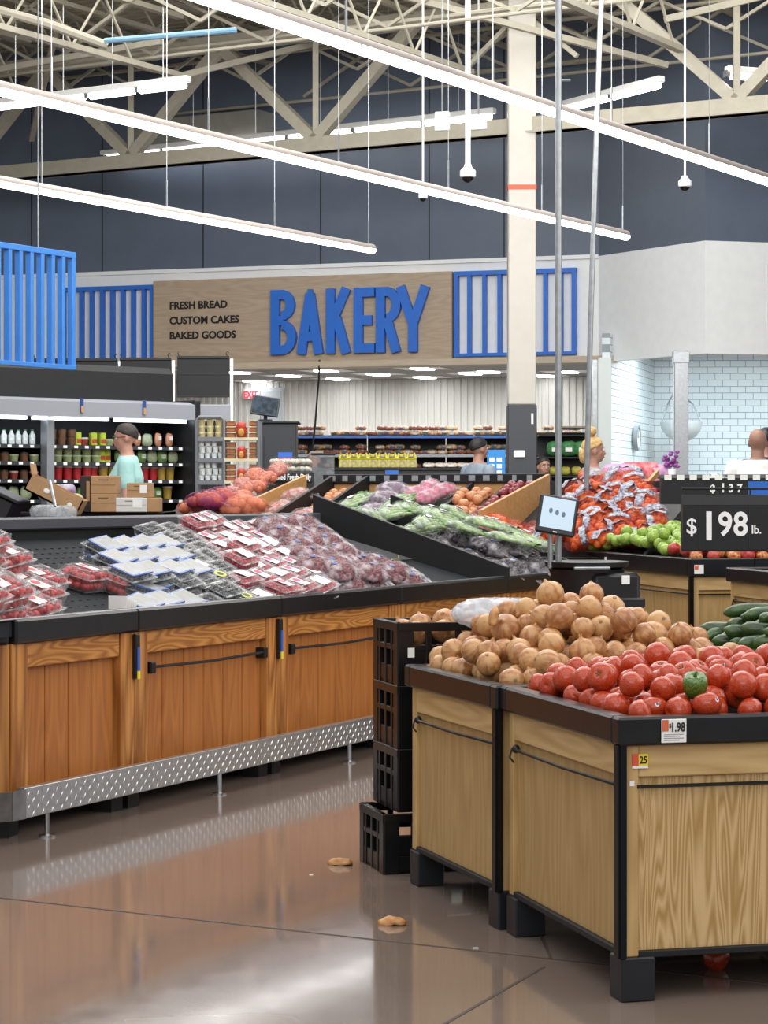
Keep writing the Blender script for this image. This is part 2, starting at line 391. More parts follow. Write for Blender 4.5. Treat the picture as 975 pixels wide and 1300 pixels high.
# bakery interior: ceiling, ribbed back wall
YB = 4.9
ce = MB(); ce.bb(-9.5, xr, .15, YB, HB+.09, HB+.2); o = ce.build('ceiling_bakery', mat('ceiling_tile', '#9b9c9b', .7, var=.03, vscale=2)); o.location = WO; o.rotation_euler = (0, 0, WR); tag(o, kind='structure')
rb = MB(); rb.bb(-9.5, xr+.8, YB, YB+.1, 0, HB+.1)
x = -9.5
while x < xr+.8: rb.bb(x, x+.05, YB-.022, YB, 0, HB+.09, .006); x += .105
o = rb.build('wall_bakery', mat('ribbed_panel', '#e4e4df', .5)); o.location = WO; o.rotation_euler = (0, 0, WR); tag(o, kind='structure')
tl = emit('troffer_glow', '#ffffff', 9)
for i, (px, py) in enumerate([(302, 471), (323, 482), (366, 475), (414, 469), (429, 479), (480, 473), (536, 466), (539, 477), (597, 472), (620, 470), (690, 475), (720, 470), (733, 479)]):
    p = on_z(px, py+1.5, HB+.088)
    e = empty('ceiling_light', p, WR, 'recessed square ceiling light over the bakery, %s from left' % ORD[i], 'ceiling light', 'recessed bakery ceiling lights')
    f = MB(); f.bb(-.34, .34, -.3, .3, -.006, 0, .002); f.build('frame', whitep, e)
    f = MB(); f.bb(-.12, .12, -.2, .2, -.02, -.007, .003); f.build('diffuser', tl, e)
area('bakery_downlight', (WO+WD*1.0+Vector((0, 2.4, HB+.05))), 6, 3, 210, (0, 0, WR))
# exit sign and pale door on the ribbed wall
def wall_local(px, py, yl):
    """wall-local x,z of a pixel on the plane y=yl of the bakery frame"""
    n = Vector((-WD.y, WD.x, 0)); d = ray(px, py); t = ((WO+n*yl)-Vector((0, 0, EYE))).dot(n)/d.dot(n)
    p = Vector((0, 0, EYE))+d*t; return (p-WO).dot(WD), p.z
xa, za = wall_local(311, 507, YB-.05); xb, zb = wall_local(329, 494, YB-.05)
e = empty('exit_sign', WO, WR, 'white exit sign with red letters on the ribbed bakery wall', 'sign')
s = MB(); s.bb(xa, xb, YB-.11, YB-.05, za, zb, .01); s.build('sign_body', whitep, e)
text('EXIT', (zb-za)*.95, Matrix.Translation(((xa+xb)/2, YB-.115, za+.02)) @ FACE, emit('exit_red', '#e0455a', .8), 'lettering', e, .003, .004, .78)
xa, _ = wall_local(332, 500, YB-.05); xb, zt = wall_local(361, 492, YB-.05)
s = MB(); s.bb(xa, xb, YB-.08, YB-.046, 0, zt, .01); s.bb(xa+.04, xb-.04, YB-.09, YB-.08, .05, zt-.04, .004); o = s.build('door_1', mat('pale_blue_door', '#c3ccd2', .4)); o.location = WO; o.rotation_euler = (0, 0, WR); tag(o, kind='structure')

# tiled room on the right
def tiles():
    m, nt, b = newmat('white_subway_tile')
    tc = nt.nodes.new('ShaderNodeTexCoord'); sp = nt.nodes.new('ShaderNodeSeparateXYZ'); cb = nt.nodes.new('ShaderNodeCombineXYZ')
    nt.links.new(tc.outputs['Object'], sp.inputs[0]); nt.links.new(sp.outputs[0], cb.inputs[0]); nt.links.new(sp.outputs[2], cb.inputs[1])
    br = nt.nodes.new('ShaderNodeTexBrick'); br.inputs['Scale'].default_value = 1
    br.inputs['Brick Width'].default_value = .21; br.inputs['Row Height'].default_value = .09; br.inputs['Mortar Size'].default_value = .005
    br.inputs['Color1'].default_value = srgb('#e2e9ec'); br.inputs['Color2'].default_value = srgb('#dae3e7'); br.inputs['Mortar'].default_value = srgb('#8f9ba1')
    nt.links.new(cb.outputs[0], br.inputs['Vector']); nt.links.new(br.outputs[0], b.inputs['Base Color']); b.inputs['Roughness'].default_value = .25
    return m
tm = tiles()
TA = Vector((2.80, 28.3, 0)); TB = Vector((3.75, 31.7, 0))
def wallx(name, p, q, z0, z1, m, th=.1):
    d = q-p; L = d.length; s = MB(); s.bb(0, L, 0, th, z0, z1); o = s.build(name, m); o.location = p; o.rotation_euler = (0, 0, math.atan2(d.y, d.x)); return tag(o, kind='structure')
wallx('wall_tiled_side', TA, TB, 0, 3.2, tm); wallx('wall_tiled_back', TB, TB+Vector((6, -.25, 0)), 0, 3.2, tm)
s = MB(); s.prism([(3.1, 28.75), (3.85, 27.2), (9.5, 28.9), (9.5, 33), (3.1, 33)], 3.2, 3.3); tag(s.build('ceiling_tiled_room', white), kind='structure')
area('tiled_room_light', (5.2, 29.2, 3.1), 3.5, 2, 200, col=(.93, .97, 1))
# white pilaster and stainless posts
s = MB(); s.bb(-.16, .0, -.15, .1, 0, HB+.02); o = s.build('trim_6', mat('pilaster_white', '#dfe6e4', .5)); o.location = (2.80, 28.3, 0); tag(o, kind='structure')
s = MB(); s.bb(-.12, -.06, -.12, .0, 0, HB); o = s.build('trim_7', galv); o.location = (2.70, 28.35, 0); tag(o, kind='structure')
p = at(864, 600, 27.25)
e = empty('window_post', (p.x, p.y, 0), 0, 'square stainless steel post in front of the tiled room', 'post')
s = MB(); s.bb(-.085, .085, -.07, .07, 0, HB+.05, .008); s.build('post_shaft', steel, e)
s = MB(); s.bb(-.095, .095, -.08, .08, HB-.1, HB+.04, .004); s.build('cap', steel, e)
gm, nt, b = newmat('clear_glass'); out = nt.nodes['Material Output']; tr = nt.nodes.new('ShaderNodeBsdfTransparent'); mx = nt.nodes.new('ShaderNodeMixShader'); gl = nt.nodes.new('ShaderNodeBsdfGlossy'); gl.inputs['Roughness'].default_value = .02
tr.inputs[0].default_value = (.93, .97, .98, 1)
mx.inputs[0].default_value = .06; nt.links.new(tr.outputs[0], mx.inputs[1]); nt.links.new(gl.outputs[0], mx.inputs[2]); nt.links.new(mx.outputs[0], out.inputs[0])
for i, (p0, p1) in enumerate([((2.98, 28.1), (3.43, 27.35)), ((3.63, 27.25), (5.6, 27.7))]):
    s = MB(); s.bar((p0[0], p0[1], 1.9), (p1[0], p1[1], 1.9), .012, 1.9); tag(s.build('window_%d' % (i+1), gm), kind='structure')
# clock and bowl-shaped hood on tiles
dT = (TB-TA).normalized(); nT = Vector((dT.y, -dT.x, 0))
pc = TA+dT*1.75+nT*.03; pc.z = 1.2+72*30/2900
e = empty('wall_clock', pc, math.atan2(dT.y, dT.x), 'round white wall clock on the tiled side wall, seen obliquely', 'clock')
M = Matrix.Rotation(R(90), 4, 'X')
s = MB(); s.lathe([(.17, 0), (.17, .05), (.14, .05), (.14, .03), (.01, .03)], 24, M); s.build('rim', mat('grey_rim', '#8d9296', .4), e, True)
s = MB(); s.lathe([(.139, .028), (.139, .034)], 24, M); s.build('dial', whitep, e)
s = MB(); s.bar((0, -.037, 0), (0, -.037, .1), .008, .004, (0, 1, 0)); s.bar((0, -.037, 0), (.07, -.037, .02), .008, .004, (0, 1, 0)); s.build('hands', black, e)
pb = at(865, 536, 30.9)
e = empty('heat_lamp_bowl', pb, 0, 'white half-round bowl mounted on the tiled wall behind the steel post', 'bowl')
s = MB(); s.lathe([(.29, 0), (.27, -.09), (.2, -.19), (.1, -.25), (.0, -.26), (.0, -.24), (.18, -.17), (.265, 0)], 24); s.build('bowl', mat('bowl_white', '#c9cdcc', .4), e, True)
s = MB(); s.tube([(-.27, 0, 0), (-.17, .1, .25), (-.05, .5, .4)], .012, 6); s.tube([(.27, 0, 0), (.17, .1, .25), (.05, .5, .4)], .012, 6); s.build('bracket', galv, e)

# ------------------------------------------------------------------ column and roof steel
CO = Vector((1.565, 26, 0)); GD = Vector((.864, -.503, 0)); LD = Vector((.509, .861, 0))
gang = math.atan2(GD.y, GD.x)
e = empty('steel_column', CO, gang*.0, 'square white column with dark grey base and thin orange stripe', 'column')
s = MB(); s.bb(-.157, .157, -.157, .157, 2.22, DK, .01); s.build('shaft', mat('column_offwhite', '#bfbab0', .5, var=.02), e)
s = MB(); s.bb(-.165, .165, -.165, .165, 0, 2.22, .012); tag(s.build('base_cladding', mat('column_grey', '#3e4046', .5), e), 'dark grey base')
zo = EYE+(628-240)*26/F
s = MB(); s.bb(-.16, .16, -.16, .16, zo-.025, zo+.03); tag(s.build('stripe', mat('orange_tape', '#e0532c', .5), e), 'orange stripe')
s = MB(); s.bb(-.1, .03, -.2, -.165, 1.62, 1.7, .008); s.build('switch_box', whitep, e)
s = MB(); s.bb(.1, .125, -.172, -.165, 2.0, 2.12, .002); s.build('tag_plate', paper, e)
# girder
gb, gt = 5.3, 6.75
def G(t, z, off=0): p = CO+GD*t-Vector((-GD.y, GD.x, 0))*off*-1; return Vector((p.x, p.y, z))
e = empty('roof_girder', (0, 0, 0), 0, 'beige steel roof truss with crossed diagonals running behind the long lights', 'roof truss')
for lo, z, nm in (((-9.5, 9.5), gb+.09, 'bottom_chord'), ((-9.5, 9.5), gt, 'top_chord')):
    s = MB(); s.bar(G(lo[0], z), G(lo[1], z), .16, .18 if z < 6 else .16); s.bar(G(lo[0], z-.08), G(lo[1], z-.08), .24, .02); s.build(nm, beige, e)
for t_ in (-8.2, -5.5, -2.76, 2.6, 5.3, 8.1):
    for k, off in enumerate((-1.37, 1.37)):
        s = MB(); s.bar(G(t_, gb+.15), G(t_+off, gt-.05), .13, .13); s.build('diagonal', beige, e)
    s = MB(); s.bar(G(t_, gb+.15), G(t_, gt-.05), .07, .07); s.build('vertical', beige, e)
for t_ in (0, -4.1, 4.0, 6.7):
    for off in (-.7, .7):
        s = MB(); s.bar(G(t_, gt-.05), G(t_+off, (gb+gt)/2+.1), .05, .05); s.build('brace', beige, e)
# a second girder further forward and bar joists above
def joist(a, b, z0, z1, label, w_=.05, pitch=.9):
    e = empty('bar_joist', (0, 0, 0), 0, label, 'roof joist', 'light bar joists under the roof deck')
    a = Vector(a); b = Vector(b); d = (b-a); L = d.length; d.normalize()
    s = MB(); s.bar(a+Vector((0, 0, z1)), b+Vector((0, 0, z1)), w_*1.6, w_); s.build('top_chord', beige, e)
    s = MB(); s.bar(a+Vector((0, 0, z0)), b+Vector((0, 0, z0)), w_*1.6, w_); s.build('bottom_chord', beige, e)
    s = MB(); n = int(L/pitch)
    for i in range(n):
        p = a+d*(i*pitch); q = a+d*((i+.5)*pitch); r = a+d*((i+1)*pitch)
        s.tube([p+Vector((0, 0, z0)), q+Vector((0, 0, z1)), r+Vector((0, 0, z0))], .018, 5)
    s.build('web', beige, e)
def to_wall(b):
    t = 0
    while t < 9:
        p = b+LD*t
        if (p-WO).dot(Vector((-WD.y, WD.x, 0))) > -.12 or (p.x > PA.x and (p-PA).cross(PB-PA).z*(1 if p.x < PB.x else 0) < 0) or (p.x > PB.x and (p-PB).cross(PC-PB).z < 0): return t-.15
        t += .05
    return 9
for i, t_ in enumerate((-6.3, -4.7, -3.1, -1.5, .1, 1.7, 3.3, 4.9, 6.5, 8.1)):
    base = CO+GD*(t_-1.5)
    joist(base-LD*7, base+LD*to_wall(base), gt+.08, DK-.08, 'beige bar joist running toward the back wall under the deck, %s from right' % ORD[9-i])
for i, off in enumerate((-2.6, -1.3, .7, 2.0, 3.2)):
    e = empty('cross_bracing', (0, 0, 0), 0, 'row of thin crossed braces between the roof joists, %s from the front' % ORD[i], 'bracing', 'cross bracing under the roof deck')
    for k in range(12):
        a_ = CO+GD*(-9+k*1.6)+LD*off; b_ = a_+GD*1.6
        for z0_, z1_ in ((gt-.35, DK-.1), (DK-.1, gt-.35)):
            p_, q_ = Vector((a_.x, a_.y, z0_)), Vector((b_.x, b_.y, z1_))
            if max(to_wall(CO+GD*(-9+k*1.6)), to_wall(CO+GD*(-7.4+k*1.6))) < off: continue
            s = MB(); s.bar(p_, q_, .035, .035); s.build('brace', beige, e)
for i, (t_, off, t2, off2, z0_, z1_) in enumerate(((-7.5, .5, -5.2, -1.8, 5.9, 6.9), (-4.6, -1.4, -2.2, 1.1, 6.0, 7.0), (-1.5, -2.2, 1.4, .9, 6.9, 6.1), (2.2, -1.0, 4.4, 1.0, 6.2, 7.0), (-6.8, -2.5, -3.5, -2.1, 6.1, 6.35))):
    s = MB(); a_ = CO+GD*t_+LD*off; b_ = CO+GD*t2+LD*off2; s.bar((a_.x, a_.y, z0_), (b_.x, b_.y, z1_), .07, .07)
    tag(s.build('kicker_brace', beige), 'slanted beige kicker brace in the roof steel, %s from left' % ORD[i if i < 4 else 4], 'brace')
# lower joists in front, their ends hanging in view
for i, (t_, y0, y1) in enumerate(((-6.0, -6.0, -1.4), (-3.6, -8, -1.6), (-.6, -8, -.1), (2.0, -8, -.1))):
    base = CO+GD*t_
    joist(base+LD*y0, base+LD*y1, 6.05, gt-.02, 'lower beige joist crossing in front of the girder, %s from left' % ORD[i], .06, 1.1)
# bridging bars and conduits along the girder direction
for i, (off, z, r_) in enumerate(((-2.0, 6.2, .02), (-1.0, 6.5, .03), (.9, 6.75, .025), (1.8, 6.3, .02), (2.6, 6.6, .035), (3.3, 6.0, .02))):
    s = MB(); s.tube([CO+GD*-8+LD*off+Vector((0, 0, z)), CO+GD*9+LD*off+Vector((0, 0, z+.02))], r_, 6)
    tag(s.build('conduit', beige), 'thin painted conduit running across the roof steel, %s from the front' % ORD[i], 'pipe', 'conduits in the roof steel')
s = MB(); s.tube([at(133, 52, 23.5), at(300, 38, 23.2)], .03, 8); tag(s.build('blue_strut', mat('pale_blue_steel', '#7fa6c2', .4, .3)), 'pale blue strut at the upper left of the ceiling', 'strut')
s = MB(); s.tube([at(-20, 8, 23.8), at(60, 30, 24), at(136, 58, 24.2)], .05, 8); tag(s.build('ceiling_pipe', beige), 'thick painted pipe at the top left corner under the roof', 'pipe')
# duct
s = MB(); s.bar(CO+GD*-9.5+LD*1.9+Vector((0, 0, 6.0)), CO+GD*-4.7+LD*1.9+Vector((0, 0, 6.0)), .5, .45); tag(s.build('air_duct', mat('duct_grey', '#8e8c84', .5, var=.05)), 'square grey air duct behind the girder at upper left', 'duct')
# roof deck with ribs
dk = MB(); dm = mat('roof_deck_paint', '#a8a18d', .6, var=.04)
p0 = CO+GD*-13-LD*9; 
dk.prism([((CO+GD*a_+LD*b_).x, (CO+GD*a_+LD*b_).y) for a_, b_ in ((-13, -8), (13, -8), (13, 8.5), (-13, 8.5))], DK, DK+.1)
b_ = -6
while b_ < 8.5:
    dk.bar(CO+GD*-13+LD*b_+Vector((0, 0, DK-.015)), CO+GD*13+LD*b_+Vector((0, 0, DK-.015)), .09, .04); b_ += .18
tag(dk.build('ceiling', dm), kind='structure')
#SECTION fixtures
# ------------------------------------------------------------------ long pendant lights
K = 2.6; ZL = EYE+K
glow = emit('led_strip_glow', '#ffffff', 9); housing = mat('light_housing', '#a89f99', .5)
LDV = Vector((math.sin(R(30.5)), math.cos(R(30.5)), 0))
def led(endpx, endpy, n, label, idx, seg=1.8, start=None):
    """n segments ending at the photo point (endpx, endpy), running back toward the camera"""
    zt = ZL+.0; q = on_z(endpx, endpy, zt-.03)
    e = empty('pendant_light', (q.x, q.y, zt), math.atan2(LDV.y, LDV.x), label, 'light', 'long linear pendant lights')
    h = MB(); h.lathe([(.001, 0), (.036, 0), (.044, .02), (.044, n*seg-.02), (.036, n*seg), (.001, n*seg)], 12, Matrix.Rotation(R(-90), 4, 'Y')); h.build('housing', housing, e, True)
    for i in range(n):
        s = MB(); s.prism([(-.044, -.012), (-.038, -.036), (-.018, -.054), (.018, -.054), (.038, -.036), (.044, -.012)], -(i+1)*seg+.012, -i*seg-.012, 'yz')
        s.build('light_tube', glow, e)
        s = MB(); s.tube([(-i*seg-.1, 0, .03), (-i*seg-.1, 0, DK-zt-.01)], .0025, 4); s.tube([(-i*seg-.1, 0, .03), (-i*seg-.1, 0, .28)], .008, 5); s.build('hanging_wire', galv, e)
    return e
led(474, 319, 9, 'shortest-looking pendant light strip, ending lowest left over the bakery sign', 0)
led(796, 302, 9, 'long pendant light strip crossing the middle, ending right of the white column', 1)
led(1010, 243, 8, 'nearest pendant light strip, crossing from top centre to the right edge', 2)
# short fluorescent strips up in the steel
def strip(px0, py0, px1, py1, z, n, label):
    a, b = on_z(px0, py0, z), on_z(px1, py1, z); d = b-a; L = d.length
    e = empty('strip_light', a, math.atan2(d.y, d.x), label, 'light', 'strip lights up in the roof steel')
    s = MB(); s.bb(0, L, -.05, .05, .0, .07, .01); s.build('housing', white, e)
    for i in range(n):
        s = MB(); s.tube([(L*i/n+.05, 0, -.035), (L*(i+1)/n-.05, 0, -.035)], .035, 8); s.build('light_tube', glow, e)
        s = MB(); s.tube([(L*(i+.5)/n, 0, .07), (L*(i+.5)/n, 0, DK-z)], .006, 4); s.bb(L*i/n-.02, L*i/n+.03, -.04, .04, -.05, .02); s.build('hanger', galv, e)
strip(-10, 213, 628, 144, 5.8, 8, 'long row of white strip lights behind the girder, left of the column')
strip(-10, 134, 240, 104, 5.75, 4, 'white strip light row at the upper left in front of the girder')
strip(716, 136, 840, 104, 5.8, 2, 'white strip light right of the column under the deck')
strip(922, 92, 978, 96, 5.8, 1, 'short white strip light at the upper right corner')

# ------------------------------------------------------------------ hanging cameras and boxes
def dome(px, py, Y, r, ztop, label, big=True):
    p = at(px, py, Y); e = empty('dome_camera', p, 0, label, 'security camera')
    s = MB(); s.lathe([(r*.45, r*1.5), (r*.5, r*1.2), (r, r*.7), (r*1.0, .0), (r*.85, -.01)], 16); s.build('housing', whitep, e, True)
    s = MB(); s.ball((0, 0, -.005), (r*.8, r*.8, r*.75), 14, 8); s.build('dome', mat('smoked_dome', '#08080a', .08), e, True)
    s = MB(); s.tube([(0, 0, r*1.4), (0, 0, ztop-p.z)], .03 if big else .011, 8); s.build('pole', whitep, e)
dome(594, 224, 24.3, .085, DK, 'large white dome camera on a pole left of the column')
dome(537, 251, 24.6, .05, DK, 'small white dome camera above the long light, left of the large one', False)
dome(869.5, 236, 24.0, .07, DK, 'small white dome camera hanging at the right against the navy wall', False)
for (x0, x1, y0, y1, Y, lb) in ((552, 571, 142, 166, 24.8, 'small square white access box under the roof left of the column'), (597, 618, 146, 165, 25.2, 'white access box beside the dome camera pole')):
    a, b = at(x0, y1, Y), at(x1, y0, Y); e = empty('antenna_box', ((a.x+b.x)/2, Y, a.z), R(-20), lb, 'box')
    s = MB(); s.bb(-(b.x-a.x)/2, (b.x-a.x)/2, -.03, .03, 0, b.z-a.z, .01); s.build('body', whitep, e)
    s = MB(); s.tube([(0, 0, b.z-a.z), (0, 0, 6.9-a.z)], .01, 5); s.build('hanger', galv, e)

# hanging power cord and thin conduit
pts = [at(405.5, 458, 29.75), at(405, 480, 29.7), at(403, 500, 29.6), at(400, 540, 29.5), at(396, 575, 29.4), at(393, 606, 29.3)]
s = MB(); s.tube([(pts[0].x, pts[0].y+.15, HB+.1)]+pts+[(pts[-1].x, pts[-1].y, 1.35)], .014, 6); tag(s.build('power_cord', black), 'black power cord hanging from the bakery ceiling below the sign', 'cord')
s = MB(); s.tube([at(766, -40, 15), at(762, 30, 15), at(756, 210, 15), at(750, 400, 15), at(746, 560, 15), at(744, 640, 15)], .018, 8); tag(s.build('conduit_pole', galv), 'thin leaning steel conduit right of the thick steel pole', 'pole')

# ------------------------------------------------------------------ left display counter
P0 = Vector((-1.305, 7.957, 0)); CA = R(65.1)
CM = Matrix.Translation(P0) @ Matrix.Rotation(CA, 4, 'Z')
SL = .27; ZD = .705; TOP = .765
def deckM(s_, d_, h=0, rz=0, rx=0, ry=0, sc_=1):
    """a pose on the sloping display deck: s along the front, d toward the back"""
    return CM @ Matrix.Translation((s_, d_, ZD+SL*d_)) @ Matrix.Rotation(math.atan(SL), 4, 'X') @ Matrix.Translation((0, 0, h)) @ TR((0, 0, 0), rz, rx, ry, sc_)
mods = [(0, .82), (.82, 2.0), (2.0, 3.24), (3.24, 4.6), (4.6, 5.62)]
def cabinet(x0, x1, label, bar_, clip, wm, wr, wp, vert=True):
    e = empty('display_cabinet', CM @ Vector((x0, 0, 0)), CA, label, 'cabinet', 'oak cabinets under the berry display'); L = x1-x0
    s = MB(); s.bb(0.01, L-.01, .05, 1.05, .12, .68); s.build('carcass', blackm, e)
    for a in (.0, L-.1):
        s = MB(); s.bb(a+.002, a+.098, -.012, .05, .12, .68, .004); s.build('stile', wm, e)
    s = MB(); s.bb(.1, L-.1, -.006, .05, .59, .68, .004); s.build('top_rail', wr, e)
    s = MB(); n = max(3, round((L-.2)/.17)); g = (L-.2)/n
    for i in range(n): s.bb(.1+i*g+.003, .1+(i+1)*g-.003, .02, .05, .12, .59, .004)
    s.build('panel', wp, e)
    if bar_:
        s = MB(); s.tube([(.13, -.012, .535), (L*.5, -.012, .528), (L-.13, -.012, .535)], .006, 8); s.bb(.11, .145, -.022, .03, .51, .555, .004); s.bb(L-.145, L-.11, -.022, .03, .51, .555, .004); s.build('hanging_rail', blkwire, e)
    if clip:
        s = MB(); s.bb(-.02, .012, -.03, -.012, .5, .67, .003); c_ = s.build('clip_strip', black, e)
        s = MB(); s.bb(-.012, .004, -.034, -.03, .53, .62); s.build('clip_label', mat('clip_blue', '#3b62b8', .4), c_)
        s = MB(); s.bb(-.012, .004, -.0345, -.03, .5, .53); s.build('clip_label', yel, c_)
    s = MB(); s.bb(0, L, -.03, .03, .68, TOP, .008); s.build('bumper', trimm, e)
    for a in (.02, L-.1):
        for b_ in (.03, .9):
            s = MB(); s.bb(a, a+.08, b_, b_+.08, 0, .12); s.build('foot', blackm, e)
    return e
nm = ['shortest oak cabinet at the left end, without a hanging rail', 'second oak cabinet from the left, with rail and blue clip on its left post', 'third oak cabinet, left of the onion table, with a rail and a blue clip', 'oak cabinet partly hidden behind the onion table', 'farthest oak cabinet, under the bagged greens, mostly hidden']
for i, (a_, b_) in enumerate(mods): cabinet(a_, b_, nm[i], i in (1, 2, 3), i in (1, 2), oak, oakh, oakp)
# angled cabinet round the corner on the left
e = empty('display_cabinet', P0, R(8), 'oak cabinet side seen at the extreme left edge of the photo', 'cabinet', 'oak cabinets under the berry display')
s = MB(); s.bb(-1.2, -.0, .0, .8, .12, .68, .004); s.build('panel', oakp, e)
s = MB(); s.bb(-.09, .0, -.012, 0, .12, .68, .004); s.build('stile', oak, e)
s = MB(); s.bb(-1.2, .0, -.03, .9, .68, TOP, .008); s.build('bumper', trimm, e)
s = MB(); s.bb(-.09, .0, .02, .11, 0, .12); s.build('foot', blackm, e)
# deck: perforated sloping tray, front ledge, back rail, divider
e = empty('produce_display_deck', P0, CA, 'long sloping dark display deck with perforated back on top of the oak cabinets', 'display shelf')
s = MB(); LN = 5.62; BD = 1.1
s.prism([(-.01, TOP-.06), (-.01, TOP-.005), (.02, TOP-.004), (.03, ZD+.01), (BD, ZD+SL*BD), (BD, TOP-.1)], -.9, LN, 'yz'); s.build('deck', mat('deck_grey', '#2b2d30', .85, var=.1, spec=.15), e)
s = MB()
for i in range(95):
    for j in range(14):
        s_ = .05+i*.058; d_ = .1+j*.066+(i % 2)*.0
        if s_ < 1.9+d_: s.bb(s_-.006, s_+.006, d_-.006, d_+.006, ZD+SL*d_+.0005, ZD+SL*d_+.0025)
s.build('perforations', mat('hole_black', '#060607', .9), e)
s = MB(); s.bb(-.9, LN, -.02, .02, TOP-.004, TOP+.004, .003); s.build('front_edge', mat('edge_alloy', '#7c7e82', .25, .7), e)
s = MB(); s.bb(-.9, LN, BD, BD+.05, .6, 1.09, .006); s.build('back_board', blackm, e)
s = MB(); s.bb(-.9, LN, BD-.03, BD+.1, 1.045, 1.1, .008); s.build('back_rail', mat('rail_grey', '#4c4d52', .45), e)
for sx in (.95, 1.2):
    s = MB(); s.bb(sx, sx+.035, BD-.034, BD-.03, 1.055, 1.09); s.build('shelf_tag', yel, e)
s = MB(); s.prism([(-.03, TOP-.02), (-.03, TOP+.05), (BD+.02, 1.2), (BD+.02, .8)], 4.58, 4.62, 'yz'); s.build('divider', blackm, e)
s = MB(); s.prism([(-.03, TOP-.02), (-.03, TOP+.05), (BD+.02, 1.2), (BD+.02, .8)], LN-.02, LN+.01, 'yz'); s.build('divider', blackm, e)
s = MB()
for i in range(9): s.bb(.78+i*.009, .782+i*.009, -.0, .08, TOP, TOP+.05-i*.003)
s.build('tag_fan', paper, e)
s = MB()
for i in range(18): s.tube([deckM(4.05+i*.028, .5, .012).to_translation()*1, deckM(4.05+i*.028, .95, .012).to_translation()], .004, 4)
rk = s.build('wire_mat', blkwire); tag(rk, 'black ribbed mat on the empty deck right of the bagged grapes', 'mat')

# diamond plate kick rail
e = empty('kick_rail', CM @ Vector((0, -.105, 0)), CA, 'low diamond-plate metal bumper rail in front of the oak cabinets', 'bumper rail')
al = mat('diamond_plate', '#c2c4c6', .3, .9, var=.1, vscale=40)
s = MB(); s.bb(-.06, 5.3, 0, .012, .085, .185, .003); s.bb(-.06, 5.3, 0, .035, .18, .189, .002); s.build('plate', al, e)
s = MB()
for i in range(178):
    for j in range(4):
        a_ = R(50) if (i+j) % 2 else R(-50); cx, cz = -.04+i*.03, .098+j*.023
        dx, dz = math.cos(a_)*.013, math.sin(a_)*.013; nx, nz = -math.sin(a_)*.003, math.cos(a_)*.003
        s.add([(cx-dx, -.0005, cz-dz), (cx+dx, -.0005, cz+dz), (cx+nx, -.0005, cz+nz), (cx-nx, -.0005, cz-nz), (cx, -.0035, cz)], [(0, 2, 4), (2, 1, 4), (1, 3, 4), (3, 0, 4)])
s.build('raised_diamonds', mat('diamond_bright', '#d5d6d8', .35, .9), e)
s = MB(); pr = [(-.06, 0), (-.13, .01), (-.19, .045), (-.225, .1), (-.235, .2), (-.235, .5)]
for k in range(len(pr)-1): s.bar((*pr[k], .135), (*pr[k+1], .135), .012, .1)
s.build('end_cap', mat('worn_alloy', '#8f9092', .35, .9, var=.25, vscale=12), e)
for px, py in ((60, 1062), (273, 1008), (443, 968)):
    p = CM.inverted() @ on_z(px, py, 0); x_ = p.x
    s = MB(); s.tube([(x_, .02, .008), (x_, .02, .1)], .009, 8); s.lathe([(.03, 0), (.03, .006), (.012, .01)], 14, Matrix.Translation((x_, .02, 0))); s.build('leg', steel, e, True)
for x_ in (4.6,):
    s = MB(); s.tube([(x_, .02, .008), (x_, .02, .1)], .009, 8); s.build('leg', steel, e)

# ------------------------------------------------------------------ packaged fruit
def cluster(n, r, ext, seed, seg=7, ring=5, jit=.3):
    rnd = random.Random(seed); mb = MB()
    nx = max(2, int(ext[0]/(r*1.75))); ny = max(2, int(ext[1]/(r*1.75)))
    for i in range(nx):
        for j in range(ny):
            x = (i+.5)/nx*ext[0]-ext[0]/2+rnd.uniform(-jit, jit)*r; y = (j+.5)/ny*ext[1]-ext[1]/2+rnd.uniform(-jit, jit)*r
            mb.ball((x, y, ext[2]-r*rnd.uniform(.9, 1.4)), (r, r*rnd.uniform(.8, 1.1), r), seg, ring)
    for i in range(nx):     # side layers
        for yy in (-1, 1):
            x = (i+.5)/nx*ext[0]-ext[0]/2; mb.ball((x, yy*(ext[1]/2-r), r*1.05), r, seg, ring)
            if ext[2] > r*3.6: mb.ball((x, yy*(ext[1]/2-r), r*2.6), r, seg, ring)
    for j in range(ny):
        for xx in (-1, 1):
            y = (j+.5)/ny*ext[1]-ext[1]/2; mb.ball((xx*(ext[0]/2-r), y, r*1.05), r, seg, ring)
    return mb
